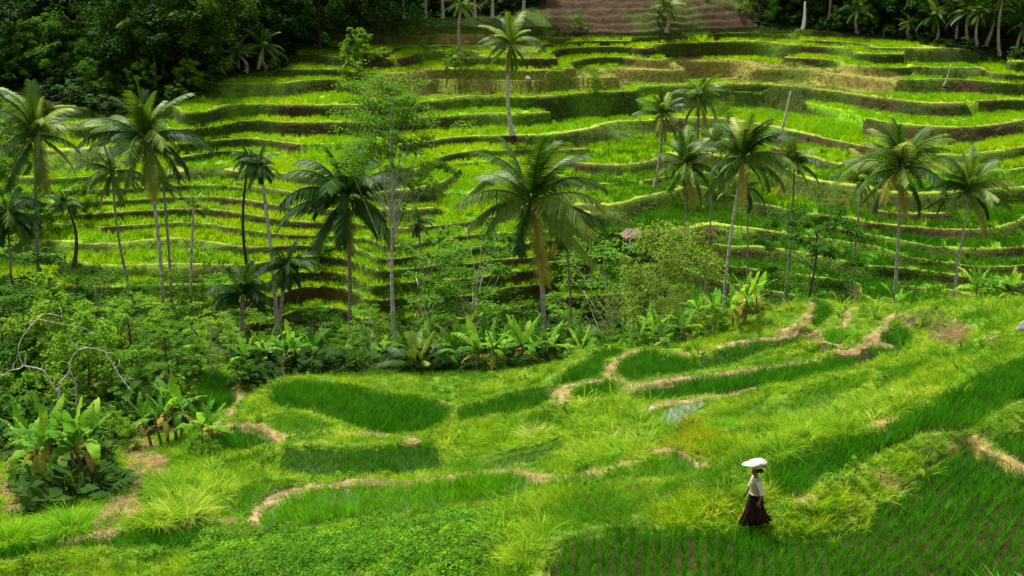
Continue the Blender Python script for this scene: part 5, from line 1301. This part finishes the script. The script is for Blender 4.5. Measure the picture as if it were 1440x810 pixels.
def stone(u, v, s, mat, label, seed):
    g = ground(u, v); bm = bmesh.new(); bmesh.ops.create_icosphere(bm, subdivisions=3, radius=1); r = random.Random(seed); a, b, c = (r.uniform(2, 4) for _ in range(3))
    for w in bm.verts:
        k = 1 + .16 * math.sin(a * w.co.x + seed) + .14 * math.sin(b * w.co.y * 1.3) + .1 * math.sin(c * 2 * w.co.z + w.co.x * 3)
        w.co = Vector((w.co.x * s[0] * k, w.co.y * s[1] * k, w.co.z * s[2] * k))
    me = done('stone', bm, mat); o = bpy.data.objects.new('stone', me); o.location = (g[0], g[1], g[2] + CAM_Z + s[2] * .25); o.rotation_euler = (0, 0, seed)
    for p in me.polygons: p.use_smooth = True
    link(o, label=label, cat='stone')
stone(742, 119, (.3, .28, .32), 'stone_pale', 'pale stone at the foot of the brown bank near the lone tall palm', 1)
stone(604, 116, (.3, .25, .2), 'stone_pale', 'pale stone in the dry grass above the airy tall tree', 2)
stone(1439, 466, (.28, .25, .33), 'stone_grey', 'grey stone on the ridge cut by the picture edge', 3)
stone(917, 577, (.16, .14, .10), 'stone_pale', 'reddish stone at the end of the bund by the flooded paddy', 4)

def pole(u0, v0, u1, v1, wpx, mat, name, label, cat):
    g = ground(u0, v0); d = ray(u1, v1); top = d * (g[1] / d[1]); off = top - g
    root = None; w = wpx / FPX * g[1] * .5
    V, F = tube([off * (i / 9) + np.array([.06 * math.sin(i * .5), 0, 0]) for i in range(10)], [w * (1 - .06 * i) for i in range(10)], 8, True, .05)
    o = bpy.data.objects.new(name, mesh_mixed(name, V, F, mat)); o.location = (g[0], g[1], g[2] + CAM_Z - .05); link(o, label=label, cat=cat)
pole(1095, 197, 1113, 128, 4, 'pale_bark', 'bamboo_pole', 'pale leaning pole on the terraces above the narrow-hearted palm', 'pole')
pole(1327, 122, 1338, 90, 3, 'pale_bark', 'bamboo_pole', 'thin pale pole leaning on the bank below the long yellow field', 'pole')
pole(1129, 41, 1133, 2, 6, 'white_paint', 'white_trunk', 'white bare trunk standing at the back of the top field', 'tree trunk')
# white pickets
g = ground(309, 507)
pk = empty('picket_fence', (g[0], g[1], g[2] + CAM_Z), 'short run of white leaning pickets behind the small dark round paddy', 'fence', rz=.1)
for k in range(4):
    bm = bmesh.new(); box(bm, (-.22 + .15 * k, 0, .34), (.085, .025, .72 - .05 * abs(k - 1.5)), Matrix.Rotation(-.16, 4, 'Y'))
    done('picket', bm, 'white_paint', pk, .006)
bm = bmesh.new(); box(bm, (0, .035, .3), (.62, .03, .05)); done('rail', bm, 'weathered_wood', pk)
